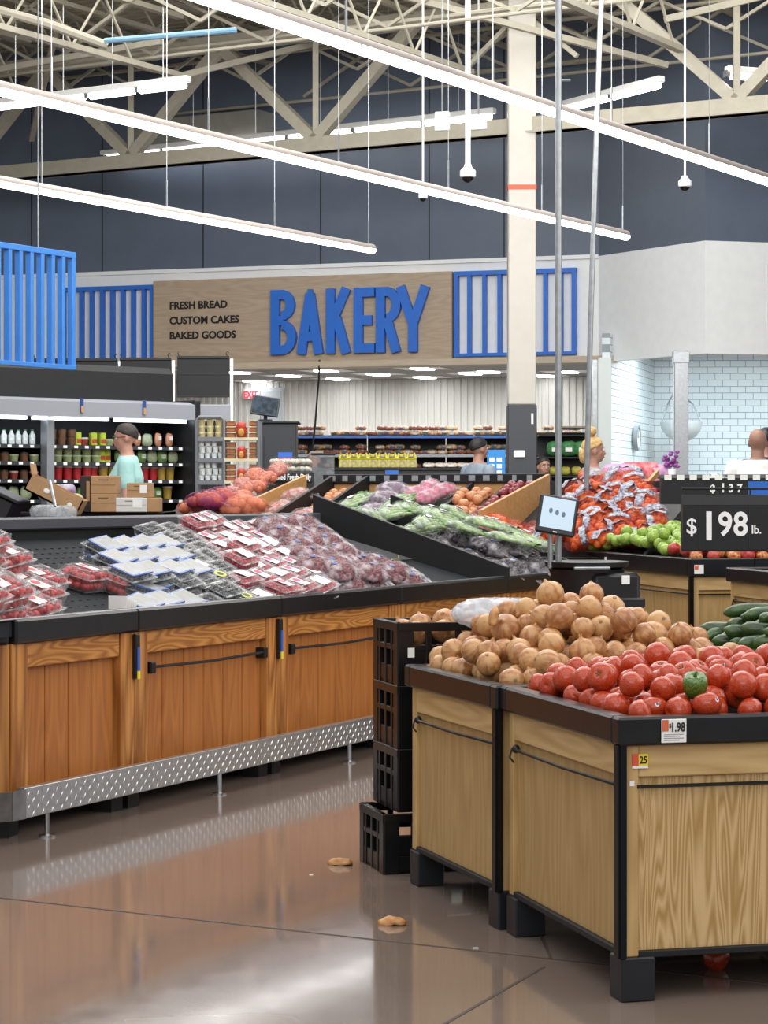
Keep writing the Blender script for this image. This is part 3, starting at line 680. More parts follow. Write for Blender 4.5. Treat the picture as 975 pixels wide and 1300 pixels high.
def clam(name, w_, l_, h_, fruit, fr, fm, lab, filmm=clear, ridge=True):
    o = bpy.data.objects.new(name, None); C.objects.link(o)
    s = MB(); t = .9     # tapered tub
    s.add([(-w_/2*t, -l_/2*t, 0), (w_/2*t, -l_/2*t, 0), (w_/2*t, l_/2*t, 0), (-w_/2*t, l_/2*t, 0), (-w_/2, -l_/2, h_*.62), (w_/2, -l_/2, h_*.62), (w_/2, l_/2, h_*.62), (-w_/2, l_/2, h_*.62)],
          [(0, 3, 2, 1), (0, 1, 5, 4), (1, 2, 6, 5), (2, 3, 7, 6), (3, 0, 4, 7)])
    s.build('tub', filmm, o)
    s = MB(); z0 = h_*.62; i1 = .012; i2 = .024
    R1 = [(-1, -1), (1, -1), (1, 1), (-1, 1)]
    rings = [(0, z0), (.004, z0+.005), (i1, z0+.006), (i2, h_), (i2+.012, h_+.001), (i2+.02, h_-.004)]
    vs = []
    for (ins, z) in rings: vs += [(a*(w_/2+.004-ins), b*(l_/2+.004-ins), z) for a, b in R1]
    fs = [(i*4+k, i*4+(k+1) % 4, i*4+4+(k+1) % 4, i*4+4+k) for i in range(len(rings)-1) for k in range(4)]+[tuple(range(len(vs)-4, len(vs)))]
    s.add(vs, fs)
    if ridge:
        n = int(l_/.014)
        for k in range(n):
            for sg in (-1, 1): s.bb(sg*(w_/2-.01)-.004, sg*(w_/2-.01)+.004, -l_/2+.01+k*.014, -l_/2+.017+k*.014, z0+.006, h_-.002)
    s.build('lid', filmm, o)
    s = MB(); q_ = .0026; W2, L2 = w_/2+.004, l_/2+.004
    for (zz, ins) in ((z0+.003, 0), (h_+.0005, .026)):
        a_, b_ = W2-ins, L2-ins
        for sg in (-1, 1): s.bb(-a_, a_, sg*b_-q_, sg*b_+q_, zz-.002, zz+.002); s.bb(sg*a_-q_, sg*a_+q_, -b_, b_, zz-.002, zz+.002)
    s.build('lid_edge', film('lid_edge', '#dfe2e4', .12, .5, 25, .1, .1), o)
    mb = cluster(0, fr, (w_*.88, l_*.88, h_-.008), hash(name) % 97 if 0 else len(name)); mb.build('berries', fm, o, 'all')
    if lab:
        for (kind, cx, cy, sx, sy) in lab:
            s = MB()
            if kind == 'tag': s.bb(cx-sx/2, cx+sx/2, cy-sy/2, cy+sy/2, h_+.001, h_+.0025); q = s.build('label', paper, o); s2 = MB(); s2.ball((cx, cy+sy*.2, h_+.0025), (sx*.42, sy*.28, .001), 12, 5); s2.build('label_mark', redp if 'straw' in name else pinkp, q)
            elif kind == 'round': s.lathe([(sx/2, h_+.001), (sx/2, h_+.003)], 18, Matrix.Translation((cx, cy, 0))); q = s.build('label', mat('label_lime', '#c6cf3a', .5), o); s2 = MB(); s2.lathe([(sx*.28, 0), (sx*.28, .001)], 14, Matrix.Translation((cx, cy, h_+.003))); s2.build('label_mark', mat('label_dark', '#2b2e1c', .5), q)
            elif kind == 'blue':
                s.bb(-w_*.36, w_*.36, -l_*.37, l_*.37, h_+.001, h_+.0022)
                s.build('label', mat('blueberry_label', '#808a9c', .25, var=.12, vscale=14, var2='#6a6548'), o)
                s = MB(); s.bb(-w_*.42, w_*.42, -l_*.42, -l_*.38, h_-.004, h_+.002); s.bb(-w_*.42, w_*.42, l_*.38, l_*.42, h_-.004, h_+.002); s.bb(-w_*.42, -w_*.38, -l_*.42, l_*.42, h_-.004, h_+.002); s.build('label_border', mat('label_blue', '#5a75b5', .4), o)
            elif kind == 'white': s.bb(cx-sx/2, cx+sx/2, cy-sy/2, cy+sy/2, h_+.001, h_+.0025); s.build('label', paper, o)
    return o
strm = mat('strawberry', '#a5202a', .4, var=.35, vscale=35, bump=.3, bscale=160, var2='#c83a38')
blum = mat('blueberry', '#1d2233', .5, var=.4, vscale=40)
blkm = mat('blackberry', '#15131a', .3, var=.4, vscale=90, bump=.15, bscale=150)
rasm = mat('raspberry', '#a81f35', .45, var=.35, vscale=60, bump=.4, bscale=180)
straw = Stock([clam('strawberry_clamshell', .19, .155, .085, 0, .019, strm, [('tag', .01, 0, .045, .09)]), clam('strawberry_clamshell', .19, .155, .085, 0, .018, strm, [('tag', -.03, .01, .05, .08)])])
blue = Stock([clam('blueberry_clamshell', .155, .15, .06, 0, .0085, blum, [('blue', 0, 0, 0, 0)])])
blk = Stock([clam('blackberry_clamshell', .15, .115, .05, 0, .012, blkm, []), clam('blackberry_clamshell', .15, .115, .05, 0, .012, blkm, [('round', 0, 0, .055, 0)]), clam('blackberry_clamshell', .15, .115, .05, 0, .012, blkm, [('white', .0, 0, .07, .06)])])
ras = Stock([clam('raspberry_clamshell', .16, .125, .05, 0, .0115, rasm, [('tag', 0, 0, .04, .085)]), clam('raspberry_clamshell', .16, .125, .05, 0, .0115, rasm, [('white', .01, 0, .06, .08)])])
rnd = random.Random(3)
def lay(stock, rows, pitch, h_, label, cat, group, k=None, jit=.012, tilt=2, rz=0, lean=(6, -9)):
    """rows: (d, s_start, count, layers); each package gets its own row, column and layer in its label"""
    for ri, (d_, s0, n, ly) in enumerate(rows):
        for i in range(n):
            for L in range(ly if isinstance(ly, int) else ly[i]):
                top_ = (ly if isinstance(ly, int) else ly[i])
                where = '' if top_ == 1 else (', on top' if L == top_-1 else (', bottom' if L == 0 else ', mid-stack'))
                M = deckM(s0+i*pitch+rnd.uniform(-jit, jit), d_+rnd.uniform(-jit, jit)+L*.004, .004+L*h_, R(rnd.uniform(-5, 5)+rz), R(lean[0]+rnd.uniform(-tilt, tilt)), R(lean[1]+rnd.uniform(-tilt, tilt)))
                kk = k(ri, i, L) if callable(k) else k
                stock.put(M, kk, '%s, %s row from front, %s from left%s' % (label, ORD[ri], ORD[i], where), cat, group)
# strawberries, left end
lay(straw, [(.10, -.32, 4, (3, 2, 2, 1)), (.27, -.22, 5, (3, 3, 2, 1, 1)), (.44, .0, 5, (4, 3, 3, 2, 1)), (.62, .1, 4, (4, 4, 3, 2)), (.8, .2, 4, (5, 4, 4, 2))], .2, .08, 'strawberry clamshell with red label', 'strawberries', 'strawberry clamshells at the left end', jit=.02, tilt=6)
blue_rows = [(.30, 1.28, 4, 2), (.47, 1.45, 4, 2), (.64, 1.65, 4, 2)]
straw.put(deckM(1.12, .42, .01, R(4)), 0, 'small strawberry clamshell lying left of the blueberry block', 'strawberries', 'strawberry clamshells at the left end')
straw.put(deckM(1.26, .34, .01, R(80)), 1, 'long strawberry clamshell touching the blueberry block', 'strawberries', 'strawberry clamshells at the left end')
lay(blue, blue_rows, .162, .056, 'blueberry clamshell in the upper block', 'blueberries', 'blueberry clamshells')
lay(blue, [(.09, 1.02, 3, 1)], .165, .056, 'blueberry clamshell at the front edge', 'blueberries', 'blueberry clamshells')
blue.put(deckM(1.28, .22, .012, R(6)), 0, 'unlabelled-looking blueberry clamshell just behind the front row', 'blueberries', 'blueberry clamshells')
lay(blk, [(.08, 1.52, 3, (1, 2, 1)), (.22, 1.56, 3, 2), (.36, 1.95, 2, 2), (.5, 2.12, 2, 2), (.64, 2.28, 2, 2), (.78, 2.42, 2, 2), (.92, 2.5, 2, 2)], .155, .047, 'blackberry clamshell', 'blackberries', 'blackberry clamshells', k=lambda r, i, L: {(0, 2): 1, (1, 2): 1, (2, 0): 2}.get((r, i), 0), tilt=4)
lay(ras, [(.07, 1.98, 4, (1, 2, 2, 2)), (.21, 2.04, 5, (2, 2, 2, 2, 2)), (.35, 2.28, 4, (3, 2, 2, 2)), (.49, 2.45, 4, (2, 3, 2, 2)), (.63, 2.62, 4, (2, 2, 2, 2)), (.77, 2.75, 5, (2, 2, 2, 2, 2)), (.91, 2.85, 5, (3, 3, 2, 2, 2))], .165, .047, 'red raspberry clamshell with pink label', 'raspberries', 'raspberry clamshells', tilt=6, jit=.02)
for s_ in (straw, blue, blk, ras): s_.clean()

# bagged grapes
grm = mat('red_grape', '#4e141f', .35, var=.4, vscale=30, var2='#80303a')
def bag(name, ext, r, fm, fl, seed, labels=True):
    rn = random.Random(seed); o = bpy.data.objects.new(name, None); C.objects.link(o)
    mb = MB(); n = int(ext[0]*ext[1]/(r*r)*.95)
    for i in range(n):
        a = rn.uniform(0, 6.283); q = math.sqrt(rn.random()); x = q*math.cos(a); y = q*math.sin(a); z = math.sqrt(max(0, 1-q*q*.9))
        mb.ball((x*(ext[0]/2-r), y*(ext[1]/2-r), r+z*(ext[2]-2*r)), r*rn.uniform(.85, 1.1), 7, 5)
    mb.build('grapes', fm, o, 'all')
    mb = MB()
    def wob(d): return 1+.10*noise.noise(Vector((d.x*2.2+seed, d.y*2.2, d.z*3)))+.05*noise.noise(Vector((d.x*7, d.y*7+seed, d.z*7)))
    mb.ball((0, 0, ext[2]/2), (ext[0]/2+.008, ext[1]/2+.006, ext[2]/2+.006), 20, 12, wob)
    # flat zip end of the bag
    mb.add([(ext[0]/2-.02, -ext[1]*.36, ext[2]*.5), (ext[0]/2-.02, ext[1]*.36, ext[2]*.55), (ext[0]/2+.045, ext[1]*.42, ext[2]*.35), (ext[0]/2+.045, -ext[1]*.4, ext[2]*.3), (ext[0]/2-.02, 0, ext[2]*.62), (ext[0]/2+.045, 0, ext[2]*.42)], [(0, 4, 5, 3), (4, 1, 2, 5)])
    mb.build('plastic_bag', fl, o, 'all')
    if labels:
        s = MB(); s.ball((rn.uniform(-.04, .04), rn.uniform(-.02, .02), ext[2]+.003), (.018, .014, .003), 12, 5); s.build('print', mat('bag_print_blue', '#46588f', .4), o, True)
    return o
gfilm = film('grape_bag_film', '#e9e0e6', lo=.04, hi=.46, nscale=16)
gr = Stock([bag('grape_bag', (.24, .17, .085), .0125, grm, gfilm, k) for k in range(4)])
def glab(i, n): return 'bag of red grapes'
grows = [(.12, 2.66, 5, (1, 2, 2, 2, 1)), (.26, 2.78, 5, (2, 2, 2, 1, 1)), (.41, 2.98, 5, (2, 2, 2, 1, 1)), (.56, 3.2, 4, (2, 2, 2, 1)), (.72, 3.35, 4, (2, 2, 2, 1)), (.9, 3.55, 3, (2, 2, 2))]
lay(gr, grows, .215, .058, 'clear bag of red grapes', 'grapes', 'bagged red grapes', jit=.03, tilt=12, rz=0)
gr.clean()
s = MB(); 
for k in range(14): s.ball((rnd.uniform(-.05, .05), rnd.uniform(-.03, .03), .012+rnd.uniform(0, .02)), .011, 8, 6)
o = s.build('grape_sprig', mat('red_grape_bare', '#6e2a33', .3), None, 'all'); place(o, deckM(4.1, .42)); s = MB(); s.tube([(-.05, 0, .02), (0, .01, .045), (.06, .0, .05), (.09, .02, .06)], .003, 5); s.build('stem', mat('stem_green', '#7b7a3c', .6), o); tag(o, 'loose sprig of red grapes on the deck right of the bags', 'grapes')

# bagged leafy greens / celery hearts on the last module
celm = mat('celery_green', '#86a65a', .5, var=.25, vscale=26, var2='#c6d8a0'); leafm = mat('leaf_green', '#5d8a3c', .55, var=.4, vscale=30)
gfilm2 = film('greens_bag_film', '#dfe9e4', lo=.1, hi=.5, nscale=16); dgm = mat('dark_grape', '#2a262e', .3, var=.5, vscale=30)
def celery(seed):
    rn = random.Random(seed); o = bpy.data.objects.new('celery_bag', None); C.objects.link(o)
    s = MB()
    for i in range(7):
        y = (i-3)*.018; z = .03+.022*math.cos((i-3)*.5)
        s.tube([(-.14, y*.7, z), (0, y, z+.006), (.1, y*1.5, z+.002)], [.012, .011, .008], 7)
    s.build('stalks', celm, o, 'all')
    s = MB()
    for i in range(26):
        c = Vector((rn.uniform(.08, .16), rn.uniform(-.06, .06), rn.uniform(.015, .06))); M = Matrix.Rotation(rn.uniform(0, 6), 3, 'Z') @ Matrix.Rotation(rn.uniform(-.8, .8), 3, 'X')
        s.ball(c, (.026, .014, .004), 6, 4, M=M)
    s.build('leaves', leafm, o)
    s = MB(); s.ball((0, 0, .036), (.185, .075, .042), 18, 10, lambda d: 1+.1*noise.noise(Vector((d.x*3+seed, d.y*3, d.z*3)))+.05*noise.noise(d*8)); s.build('plastic_bag', gfilm2, o, 'all')
    s = MB(); s.ball((-.03, 0, .078), (.035, .022, .003), 12, 5); q = s.build('print', black, o, True); s = MB(); s.ball((-.03, 0, .0805), (.03, .016, .002), 12, 5); s.build('print_oval', paper, q)
    return o
cel = Stock([celery(k) for k in range(3)])
dg = Stock([bag('dark_grape_bag', (.22, .18, .09), .013, dgm, gfilm, 20+k) for k in range(2)])
ci = 0; di = 0
for (s_, d_, h_, kind, rz) in ((4.78, .12, .02, 'd', 0), (5.0, .1, .02, 'd', 10), (5.25, .1, .02, 'd', -10), (5.45, .12, .02, 'd', 0), (4.76, .3, .03, 'd', 20), (4.98, .28, .09, 'd', 0), (5.2, .28, .09, 'd', 0), (5.42, .3, .08, 'd', 0),
        (4.82, .5, .05, 'd', 0), (5.05, .5, .08, 'd', 0), (5.3, .52, .08, 'd', 0), (4.8, .72, .05, 'c', 60), (5.05, .72, .07, 'c', 60), (5.3, .74, .07, 'c', 70), (5.45, .7, .1, 'c', 60),
        (4.95, .42, .16, 'c', 50), (5.15, .22, .15, 'c', 35), (5.42, .22, .15, 'c', -30), (5.3, .42, .18, 'c', 25), (4.85, .6, .15, 'c', 70), (5.1, .62, .17, 'c', 60), (5.35, .64, .18, 'c', 55), (4.8, .9, .1, 'c', 70), (5.05, .9, .12, 'c', 60), (5.3, .92, .14, 'c', 65), (5.5, .45, .16, 'c', -50), (5.5, .85, .13, 'c', 50)):
    st = cel if kind == 'c' else dg
    lb = ('clear bag of pale green celery stalks in the heap behind the tablet' if kind == 'c' else 'clear bag of dark grapes under the celery bags beside the steel poles')
    st.put(deckM(s_, d_, h_, R(rz-65+rnd.uniform(-12, 12)), R(rnd.uniform(-12, 12)), R(rnd.uniform(-6, 14))), None, lb, 'celery' if kind == 'c' else 'grapes', 'bags of greens' if kind == 'c' else 'bags of dark grapes')
cel.clean(); dg.clean()
#SECTION tables
# ------------------------------------------------------------------ light oak tables (local frame: x right, y away; origin at the near left corner)
RIM = .675
def table(name, O, rz, sx, sy, label, left='boards', front='bold', rim_z=RIM, trim_h=.067, feet=True, cat='table'):
    e = empty(name, (O[0], O[1], 0), rz, label, cat, 'light oak produce tables'); zb = .105; zt = rim_z-trim_h
    s = MB(); s.bb(.02, sx-.02, .02, sy-.02, zb, zt); s.build('carcass', blackm, e)
    p = .038
    for (x, y) in ((0, 0), (sx-p, 0), (0, sy-p), (sx-p, sy-p)):
        s = MB(); s.bb(x, x+p, y, y+p, zb, zt, .003); s.build('corner_post', lt, e)
    s = MB(); s.bb(p, sx-p, .002, .03, zt-.078, zt, .003); s.build('top_rail', lth, e)
    s = MB(); s.bb(.002, .03, p, sy-p, zt-.078, zt, .003); s.build('top_rail', lth_y, e)
    s = MB(); s.bb(p, sx-p, .012, .025, zb+.012, zt-.078, .002); s.build('front_panel', ltb if front == 'bold' else ltp, e)
    s = MB()
    if left == 'boards':
        n = 6; g = (sy-2*p)/n
        for i in range(n): s.bb(.012, .025, p+i*g+.0015, p+(i+1)*g-.0015, zb+.012, zt-.078, .002)
    else: s.bb(.012, .025, p, sy-p, zb+.012, zt-.078, .002)
    s.build('side_panel', ltp, e)
    s = MB(); s.bb(p, sx-p, 0, .025, zb-.003, zb+.013, .002); s.bb(0, .025, p, sy-p, zb-.003, zb+.013, .002); s.build('bottom_edge', blackm, e)
    s = MB(); s.tube([(.004, p+.03, zt-.1), (.0, p+.035, zt-.1), (-.006, sy/2, zt-.103), (-.006, sy-p-.03, zt-.1)], .0045, 6); s.ball((-.002, sy-p-.03, zt-.098), .012, 8, 6); s.tube([(-.012, sy-p-.03, zt-.095), (-.02, sy-p-.03, zt-.12), (-.008, sy-p-.03, zt-.135)], .003, 5); s.build('hanging_rail', blkwire, e, True)
    s = MB(); s.tube([(p-.005, -.0, zt-.1), (sx-p, -.0, zt-.1)], .0045, 6); s.build('hanging_rail', blkwire, e, True)
    s = MB(); s.bb(-.018, -.001, -.006, .02, zb, zt); s.bb(-.012, .004, -.01, -.001, zb, zt); s.build('corner_strip', mat('steel_strip_black', '#14161b', .35, .5), e)
    f = .085
    if feet:
        for (x, y) in ((-.008, -.008), (sx-f, -.008), (-.008, sy-f), (sx-f, sy-f)):
            s = MB(); s.bb(x, x+f, y, y+f, 0, zb, .004); s.build('foot', mat('foot_black', '#16191f', .45, var=.2), e)
    # moulded rim: outer skirt, rounded lip, recessed tray
    s = MB(); o_ = .02; r_ = .03
    for (x0, x1, y0, y1) in ((-o_, sx+o_, -o_, r_), (-o_, sx+o_, sy-r_, sy+o_), (-o_, r_, r_, sy-r_), (sx-r_, sx+o_, r_, sy-r_)):
        s.bb(x0, x1, y0, y1, zt, rim_z, .006)
    s.build('rim', trimm, e, False)
    s = MB(); s.bb(r_-.002, sx-r_+.002, r_-.002, sy-r_+.002, zt-.0, rim_z-.03); s.build('tray', blackm, e)
    return e
TOO = (.567, 5.40); TOR = R(14.5); ONO = (.321, 6.30); ONR = R(17); SX = .84; SY = .80; TY = .895
tt = table('produce_table', TOO, TOR, SX, TY, 'light oak table with black rim holding the tomatoes, nearest at the right', left='plain')
ot = table('produce_table', ONO, ONR, SX-.0, SY, 'light oak boarded table under the onions, left of the tomato table', front='plain')
TM = Matrix.Translation((*TOO, 0)) @ Matrix.Rotation(TOR, 4, 'Z'); OM = Matrix.Translation((*ONO, 0)) @ Matrix.Rotation(ONR, 4, 'Z')
q = OM @ Vector((SX+.045, 0, 0))
ct = table('produce_table', (q.x, q.y), ONR, SX, SY, 'light oak table of cucumbers behind the tomatoes at the right edge', front='plain')
KM = Matrix.Translation((q.x, q.y, 0)) @ Matrix.Rotation(ONR, 4, 'Z')
# price card and stickers on the tomato table
pc = mat('print_black', '#1c1c1e', .5)
e = empty('price_card', TM @ Vector((.085, -.023, RIM-.062)), TOR, 'white and orange $1.98 price card on the black rim under the tomatoes', 'price card')
s = MB(); s.bb(0, .063, -.003, 0, 0, .056, .001); s.build('card', paper, e)
s = MB(); s.bb(.001, .017, -.0042, -.003, .028, .055); s.build('orange_corner', mat('card_orange', '#dd6a45', .5), e)
text('1.98', .03, Matrix.Translation((.0405, -.0045, .027)) @ FACE, pc, 'lettering', e, .0004, .0007, .72)
text('$', .014, Matrix.Translation((.021, -.0045, .036)) @ FACE, pc, 'lettering', e, .0004, .0003, .8)
s = MB()
for k in range(4): s.bb(.006, .056-(k % 2)*.01, -.0036, -.003, .019-k*.0045, .0205-k*.0045)
s.build('fine_print', mat('print_grey', '#8d8d90', .5), e)
e = empty('shelf_sticker', TM @ Vector((.024, -.001, .558)), TOR, 'yellow and orange sticker reading 25 on the corner post of the tomato table', 'sticker')
s = MB(); s.bb(.012, .036, -.0022, 0, 0, .028); s.build('yellow_field', yel, e); s = MB(); s.bb(-.004, .012, -.0022, 0, 0, .028); s.build('red_field', mat('sticker_red', '#d9583f', .5), e)
s = MB(); s.bb(-.004, .036, -.0022, 0, -.006, 0); s.build('white_field', paper, e)
text('25', .024, Matrix.Translation((.024, -.003, .006)) @ FACE, pc, 'lettering', e, .0003, .0006, .8)
s = MB(); s.bb(0, .012, -.0015, 0, 0, .012, .0004); o = s.build('sticker_remnant', paper); place(o, TM @ Matrix.Translation((.014, -.0005, .51))); tag(o, 'small white sticker scrap on the corner post below the 25 sticker', 'sticker')

# ------------------------------------------------------------------ heaps of round produce: settle one by one
def settle(M, x0, x1, y0, y1, base, target, rad, stop, seed, cand=40, skin=.96):
    rn = random.Random(seed); P = []
    while len(P) < stop:
        best = None
        for _ in range(cand):
            r = rn.uniform(*rad); x = rn.uniform(x0+r, x1-r); y = rn.uniform(y0+r, y1-r); z = base(x, y)+r*.92
            for (a, b, c, q) in P:
                d2 = (a-x)**2+(b-y)**2; rr = (q+r)*skin
                if d2 < rr*rr: z = max(z, c+math.sqrt(rr*rr-d2)*.97)
            if z+r > target(x, y): continue
            sc_ = z+r-target(x, y)*.55+rn.uniform(0, .01)
            if best is None or sc_ < best[0]: best = (sc_, x, y, z, r)
        if best is None: break
        P.append(best[1:])
    return P
def zone_label(P, M, what):
    """plain words for where a piece sits in its heap, as seen in the photo; ends and tops are singled out"""
    W_ = [(M @ Vector((x, y, z)), r) for x, y, z, r in P]; px = [to_px(w) for w, _ in W_]
    xs = sorted(p[0] for p in px); ys = sorted(p[1] for p in px); n = len(px)
    a, b = xs[n//3], xs[2*n//3]; c, d = ys[n//3], ys[2*n//3]; out = []
    L = min(range(n), key=lambda i: px[i][0]); T = min(range(n), key=lambda i: px[i][1]); Rr = max(range(n), key=lambda i: px[i][0]); B = max(range(n), key=lambda i: px[i][1])
    for i, p in enumerate(px):
        if i == T: out.append('topmost '+what+' of its heap')
        elif i == B: out.append('lowest and nearest '+what+' of its heap')
        elif i == L: out.append('leftmost '+what+' of its heap')
        else: out.append('%s, %s %s of the heap' % (what, 'upper' if p[1] < c else 'middle' if p[1] < d else 'front', 'left' if p[0] < a else 'centre' if p[0] < b else 'right'))
    return out
# onions
def onion_mat():
    m, nt, b = newmat('onion_skin')
    tc = nt.nodes.new('ShaderNodeTexCoord'); gr_ = nt.nodes.new('ShaderNodeTexGradient'); gr_.gradient_type = 'RADIAL'
    nt.links.new(tc.outputs['Object'], gr_.inputs[0])
    ml = nt.nodes.new('ShaderNodeMath'); ml.operation = 'MULTIPLY'; ml.inputs[1].default_value = 26; nt.links.new(gr_.outputs[0], ml.inputs[0])
    nz = nt.nodes.new('ShaderNodeTexNoise'); nz.noise_dimensions = '1D'; nz.inputs['Scale'].default_value = 1.0; nt.links.new(ml.outputs[0], nz.inputs['W'])
    n2 = nt.nodes.new('ShaderNodeTexNoise'); n2.inputs['Scale'].default_value = 1.8; n2.inputs['Detail'].default_value = 1; nt.links.new(tc.outputs['Object'], n2.inputs['Vector'])
    oi = nt.nodes.new('ShaderNodeObjectInfo')
    sc1 = nt.nodes.new('ShaderNodeMapRange'); sc1.inputs[3].default_value = .22; sc1.inputs[4].default_value = .78; nt.links.new(nz.outputs[0], sc1.inputs[0])
    ad = nt.nodes.new('ShaderNodeMath'); nt.links.new(sc1.outputs[0], ad.inputs[0]); nt.links.new(n2.outputs[0], ad.inputs[1])
    a2 = nt.nodes.new('ShaderNodeMath'); nt.links.new(ad.outputs[0], a2.inputs[0]); m3 = nt.nodes.new('ShaderNodeMath'); m3.operation = 'MULTIPLY'; m3.inputs[1].default_value = .35; nt.links.new(oi.outputs['Random'], m3.inputs[0]); nt.links.new(m3.outputs[0], a2.inputs[1])
    cr = nt.nodes.new('ShaderNodeValToRGB'); cr.color_ramp.elements[0].position = .72; cr.color_ramp.elements[0].color = srgb('#9f6a42'); cr.color_ramp.elements[1].position = 1.35/1.0 if 0 else 1.0
    cr.color_ramp.elements[1].color = srgb('#c99c68'); e_ = cr.color_ramp.elements.new(.9); e_.color = srgb('#be8858')
    dv = nt.nodes.new('ShaderNodeMath'); dv.operation = 'MULTIPLY'; dv.inputs[1].default_value = .78; nt.links.new(a2.outputs[0], dv.inputs[0]); nt.links.new(dv.outputs[0], cr.inputs[0])
    nt.links.new(cr.outputs[0], b.inputs['Base Color']); b.inputs['Roughness'].default_value = .3
    bp = nt.nodes.new('ShaderNodeBump'); bp.inputs['Strength'].default_value = .15; bp.inputs['Distance'].default_value = .004; nt.links.new(ad.outputs[0], bp.inputs['Height']); nt.links.new(bp.outputs[0], b.inputs['Normal'])
    return m
onm = onion_mat(); skm = mat('onion_papery_skin', '#c47f42', .5, var=.3, vscale=30, var2='#d9a86c'); rootm = mat('onion_root', '#8f7a5c', .8)
def onion(seed, neck=True, root=True):
    rn = random.Random(seed); r = 1.0; o = MB(); k = rn.uniform(.82, .98)
    prof = [(.02, -k), (.25, -k*.985), (.55, -k*.86), (.82, -k*.58), (.97, -k*.25), (1, .05), (.95, .35), (.8, .62), (.55, .82), (.32, .93), (.17, 1.0), (.11, 1.1), (.075, 1.16)]
    ph = rn.uniform(0, 6)
    ob = bpy.data.objects.new('onion', None); C.objects.link(ob)
    o.lathe(prof, 18, fn=lambda a, z: 1+.02*math.sin(3*a+ph)+.015*math.sin(7*a)); o.build('bulb', onm, ob, 'all')
    if neck:
        s = MB()
        for i in range(5):
            a = i*1.25+ph; x, y = math.cos(a), math.sin(a)
            s.tube([(x*.09, y*.09, .95), (x*.08, y*.08, 1.1), (x*rn.uniform(.05, .22), y*rn.uniform(.05, .2), 1.16+rn.uniform(.0, .2))], [.06, .04, .01], 5)
        s.build('stem_tip', skm, ob, 'all')
    if root:
        s = MB(); s.ball((0, 0, -k), (.14, .14, .05), 8, 5)
        for i in range(10):
            a = i*.63; s.tube([(math.cos(a)*.08, math.sin(a)*.08, -k), (math.cos(a)*.16, math.sin(a)*.16, -k-.08)], .012, 4)
        s.build('root_plate', rootm, ob)
    return ob
on = Stock([onion(k, k != 2, True) for k in range(4)])
def rotM(rn, c, r, free=True): return Matrix.Translation(c) @ Matrix.Rotation(rn.uniform(0, 6.28), 4, 'Z') @ Matrix.Rotation(rn.uniform(.2, 2.6) if free else rn.uniform(-.5, .5), 4, 'X') @ Matrix.Rotation(rn.uniform(0, 6.28), 4, 'Z') @ Matrix.Diagonal((r, r, r, 1))
def bump_(x, y, cx, cy, sx, sy): return math.exp(-((x-cx)/sx)**2-((y-cy)/sy)**2)
def edge(x, y, sx, sy, w_=.16): return max(0, min(1, x/w_, (sx-x)/w_, y/w_, (sy-y)/w_))
ontgt = lambda x, y: RIM+.035+.05*edge(x, y, SX, SY)+.165*bump_(x, y, .42, .50, .27, .42)*(.35+.65*edge(x, y, SX, SY))+.03*bump_(x, y, .78, .5, .2, .3)
onbase = lambda x, y: max(RIM-.03, ontgt(x, y)-.16)
s = MB()
def riser(name, M, base, sx, sy, parent, z0):
    n = 14; s = MB(); vs = []; fs = []
    for i in range(n+1):
        for j in range(n+1):
            x = .04+(sx-.08)*i/n; y = .04+(sy-.08)*j/n; vs.append((x, y, max(z0, base(x, y)-.012)))
    for i in range(n):
        for j in range(n): fs.append((i*(n+1)+j, (i+1)*(n+1)+j, (i+1)*(n+1)+j+1, i*(n+1)+j+1))
    s.add(vs, fs); s.build(name, blackm, parent, 'all')
riser('riser', OM, onbase, SX, SY, ot, RIM-.03)
P = settle(OM, .02, SX-.0, .02, SY, onbase, lambda x, y: ontgt(x, y)+.03, (.035, .047), 190, 5)
rn = random.Random(11)
for (x, y, z, r), lb in zip(P, zone_label(P, OM, 'yellow onion')): on.put(OM @ rotM(rn, (x, y, z), r), None, lb, 'onion', 'yellow onions on the left table')
print('onions', len(P))
# loose papery skins in the heap and on the floor
def flake(name, M, seed, size, label):
    rn = random.Random(seed); s = MB(); n = 8; vs = []; fs = []
    for i in range(n+1):
        for j in range(n+1):
            u, v = i/n*2-1, j/n*2-1; w_ = math.sqrt(max(0, 1-v*v*.8)); x = u*w_; y = v
            z = .95*math.cos(u*1.5)*w_+.25*noise.noise(Vector((u*2+seed, v*2, 0)))+.1*v*u
            vs.append((x*size*.55, y*size, z*size*.6))
    for i in range(n):
        for j in range(n): fs.append((i*(n+1)+j, (i+1)*(n+1)+j, (i+1)*(n+1)+j+1, i*(n+1)+j+1))
    s.add(vs, fs); o = s.build(name, skm, None, 'all'); md = o.modifiers.new('thickness', 'SOLIDIFY'); md.thickness = .0015; place(o, M); return tag(o, label, 'onion skin')
flake('onion_skin', TR(on_z(432, 1098, 0)+Vector((0, 0, .001)), R(75), 0, 0), 1, .04, 'curled orange onion skin on the floor, the farther one')
flake('onion_skin', TR(on_z(498, 1174, 0)+Vector((0, 0, .001)), R(80), 0, 0), 5, .04, 'curled onion skin on the floor nearer the tables')
flake('onion_skin', TR(at(750, 775, 6.75), R(10), R(65), R(15)), 9, .045, 'loose golden papery skin standing near the top of the onions')
flake('onion_skin', TR(at(627, 783, 6.72), R(-30), R(70), 0), 13, .03, 'loose orange skin in the middle of the onion heap')
s = MB(); s.bb(-.006, .006, -.004, .004, 0, .002, .0008); o = s.build('paper_scrap', paper); o.location = on_z(395, 1111, 0); tag(o, 'tiny white scrap on the floor left of the farther onion skin', 'scrap')
s = MB(); s.bb(-.008, .008, -.004, .004, 0, .002, .0008); o = s.build('paper_scrap', paper); o.location = on_z(604, 1204, 0); tag(o, 'tiny white scrap on the floor beside the dark floor joint', 'scrap')
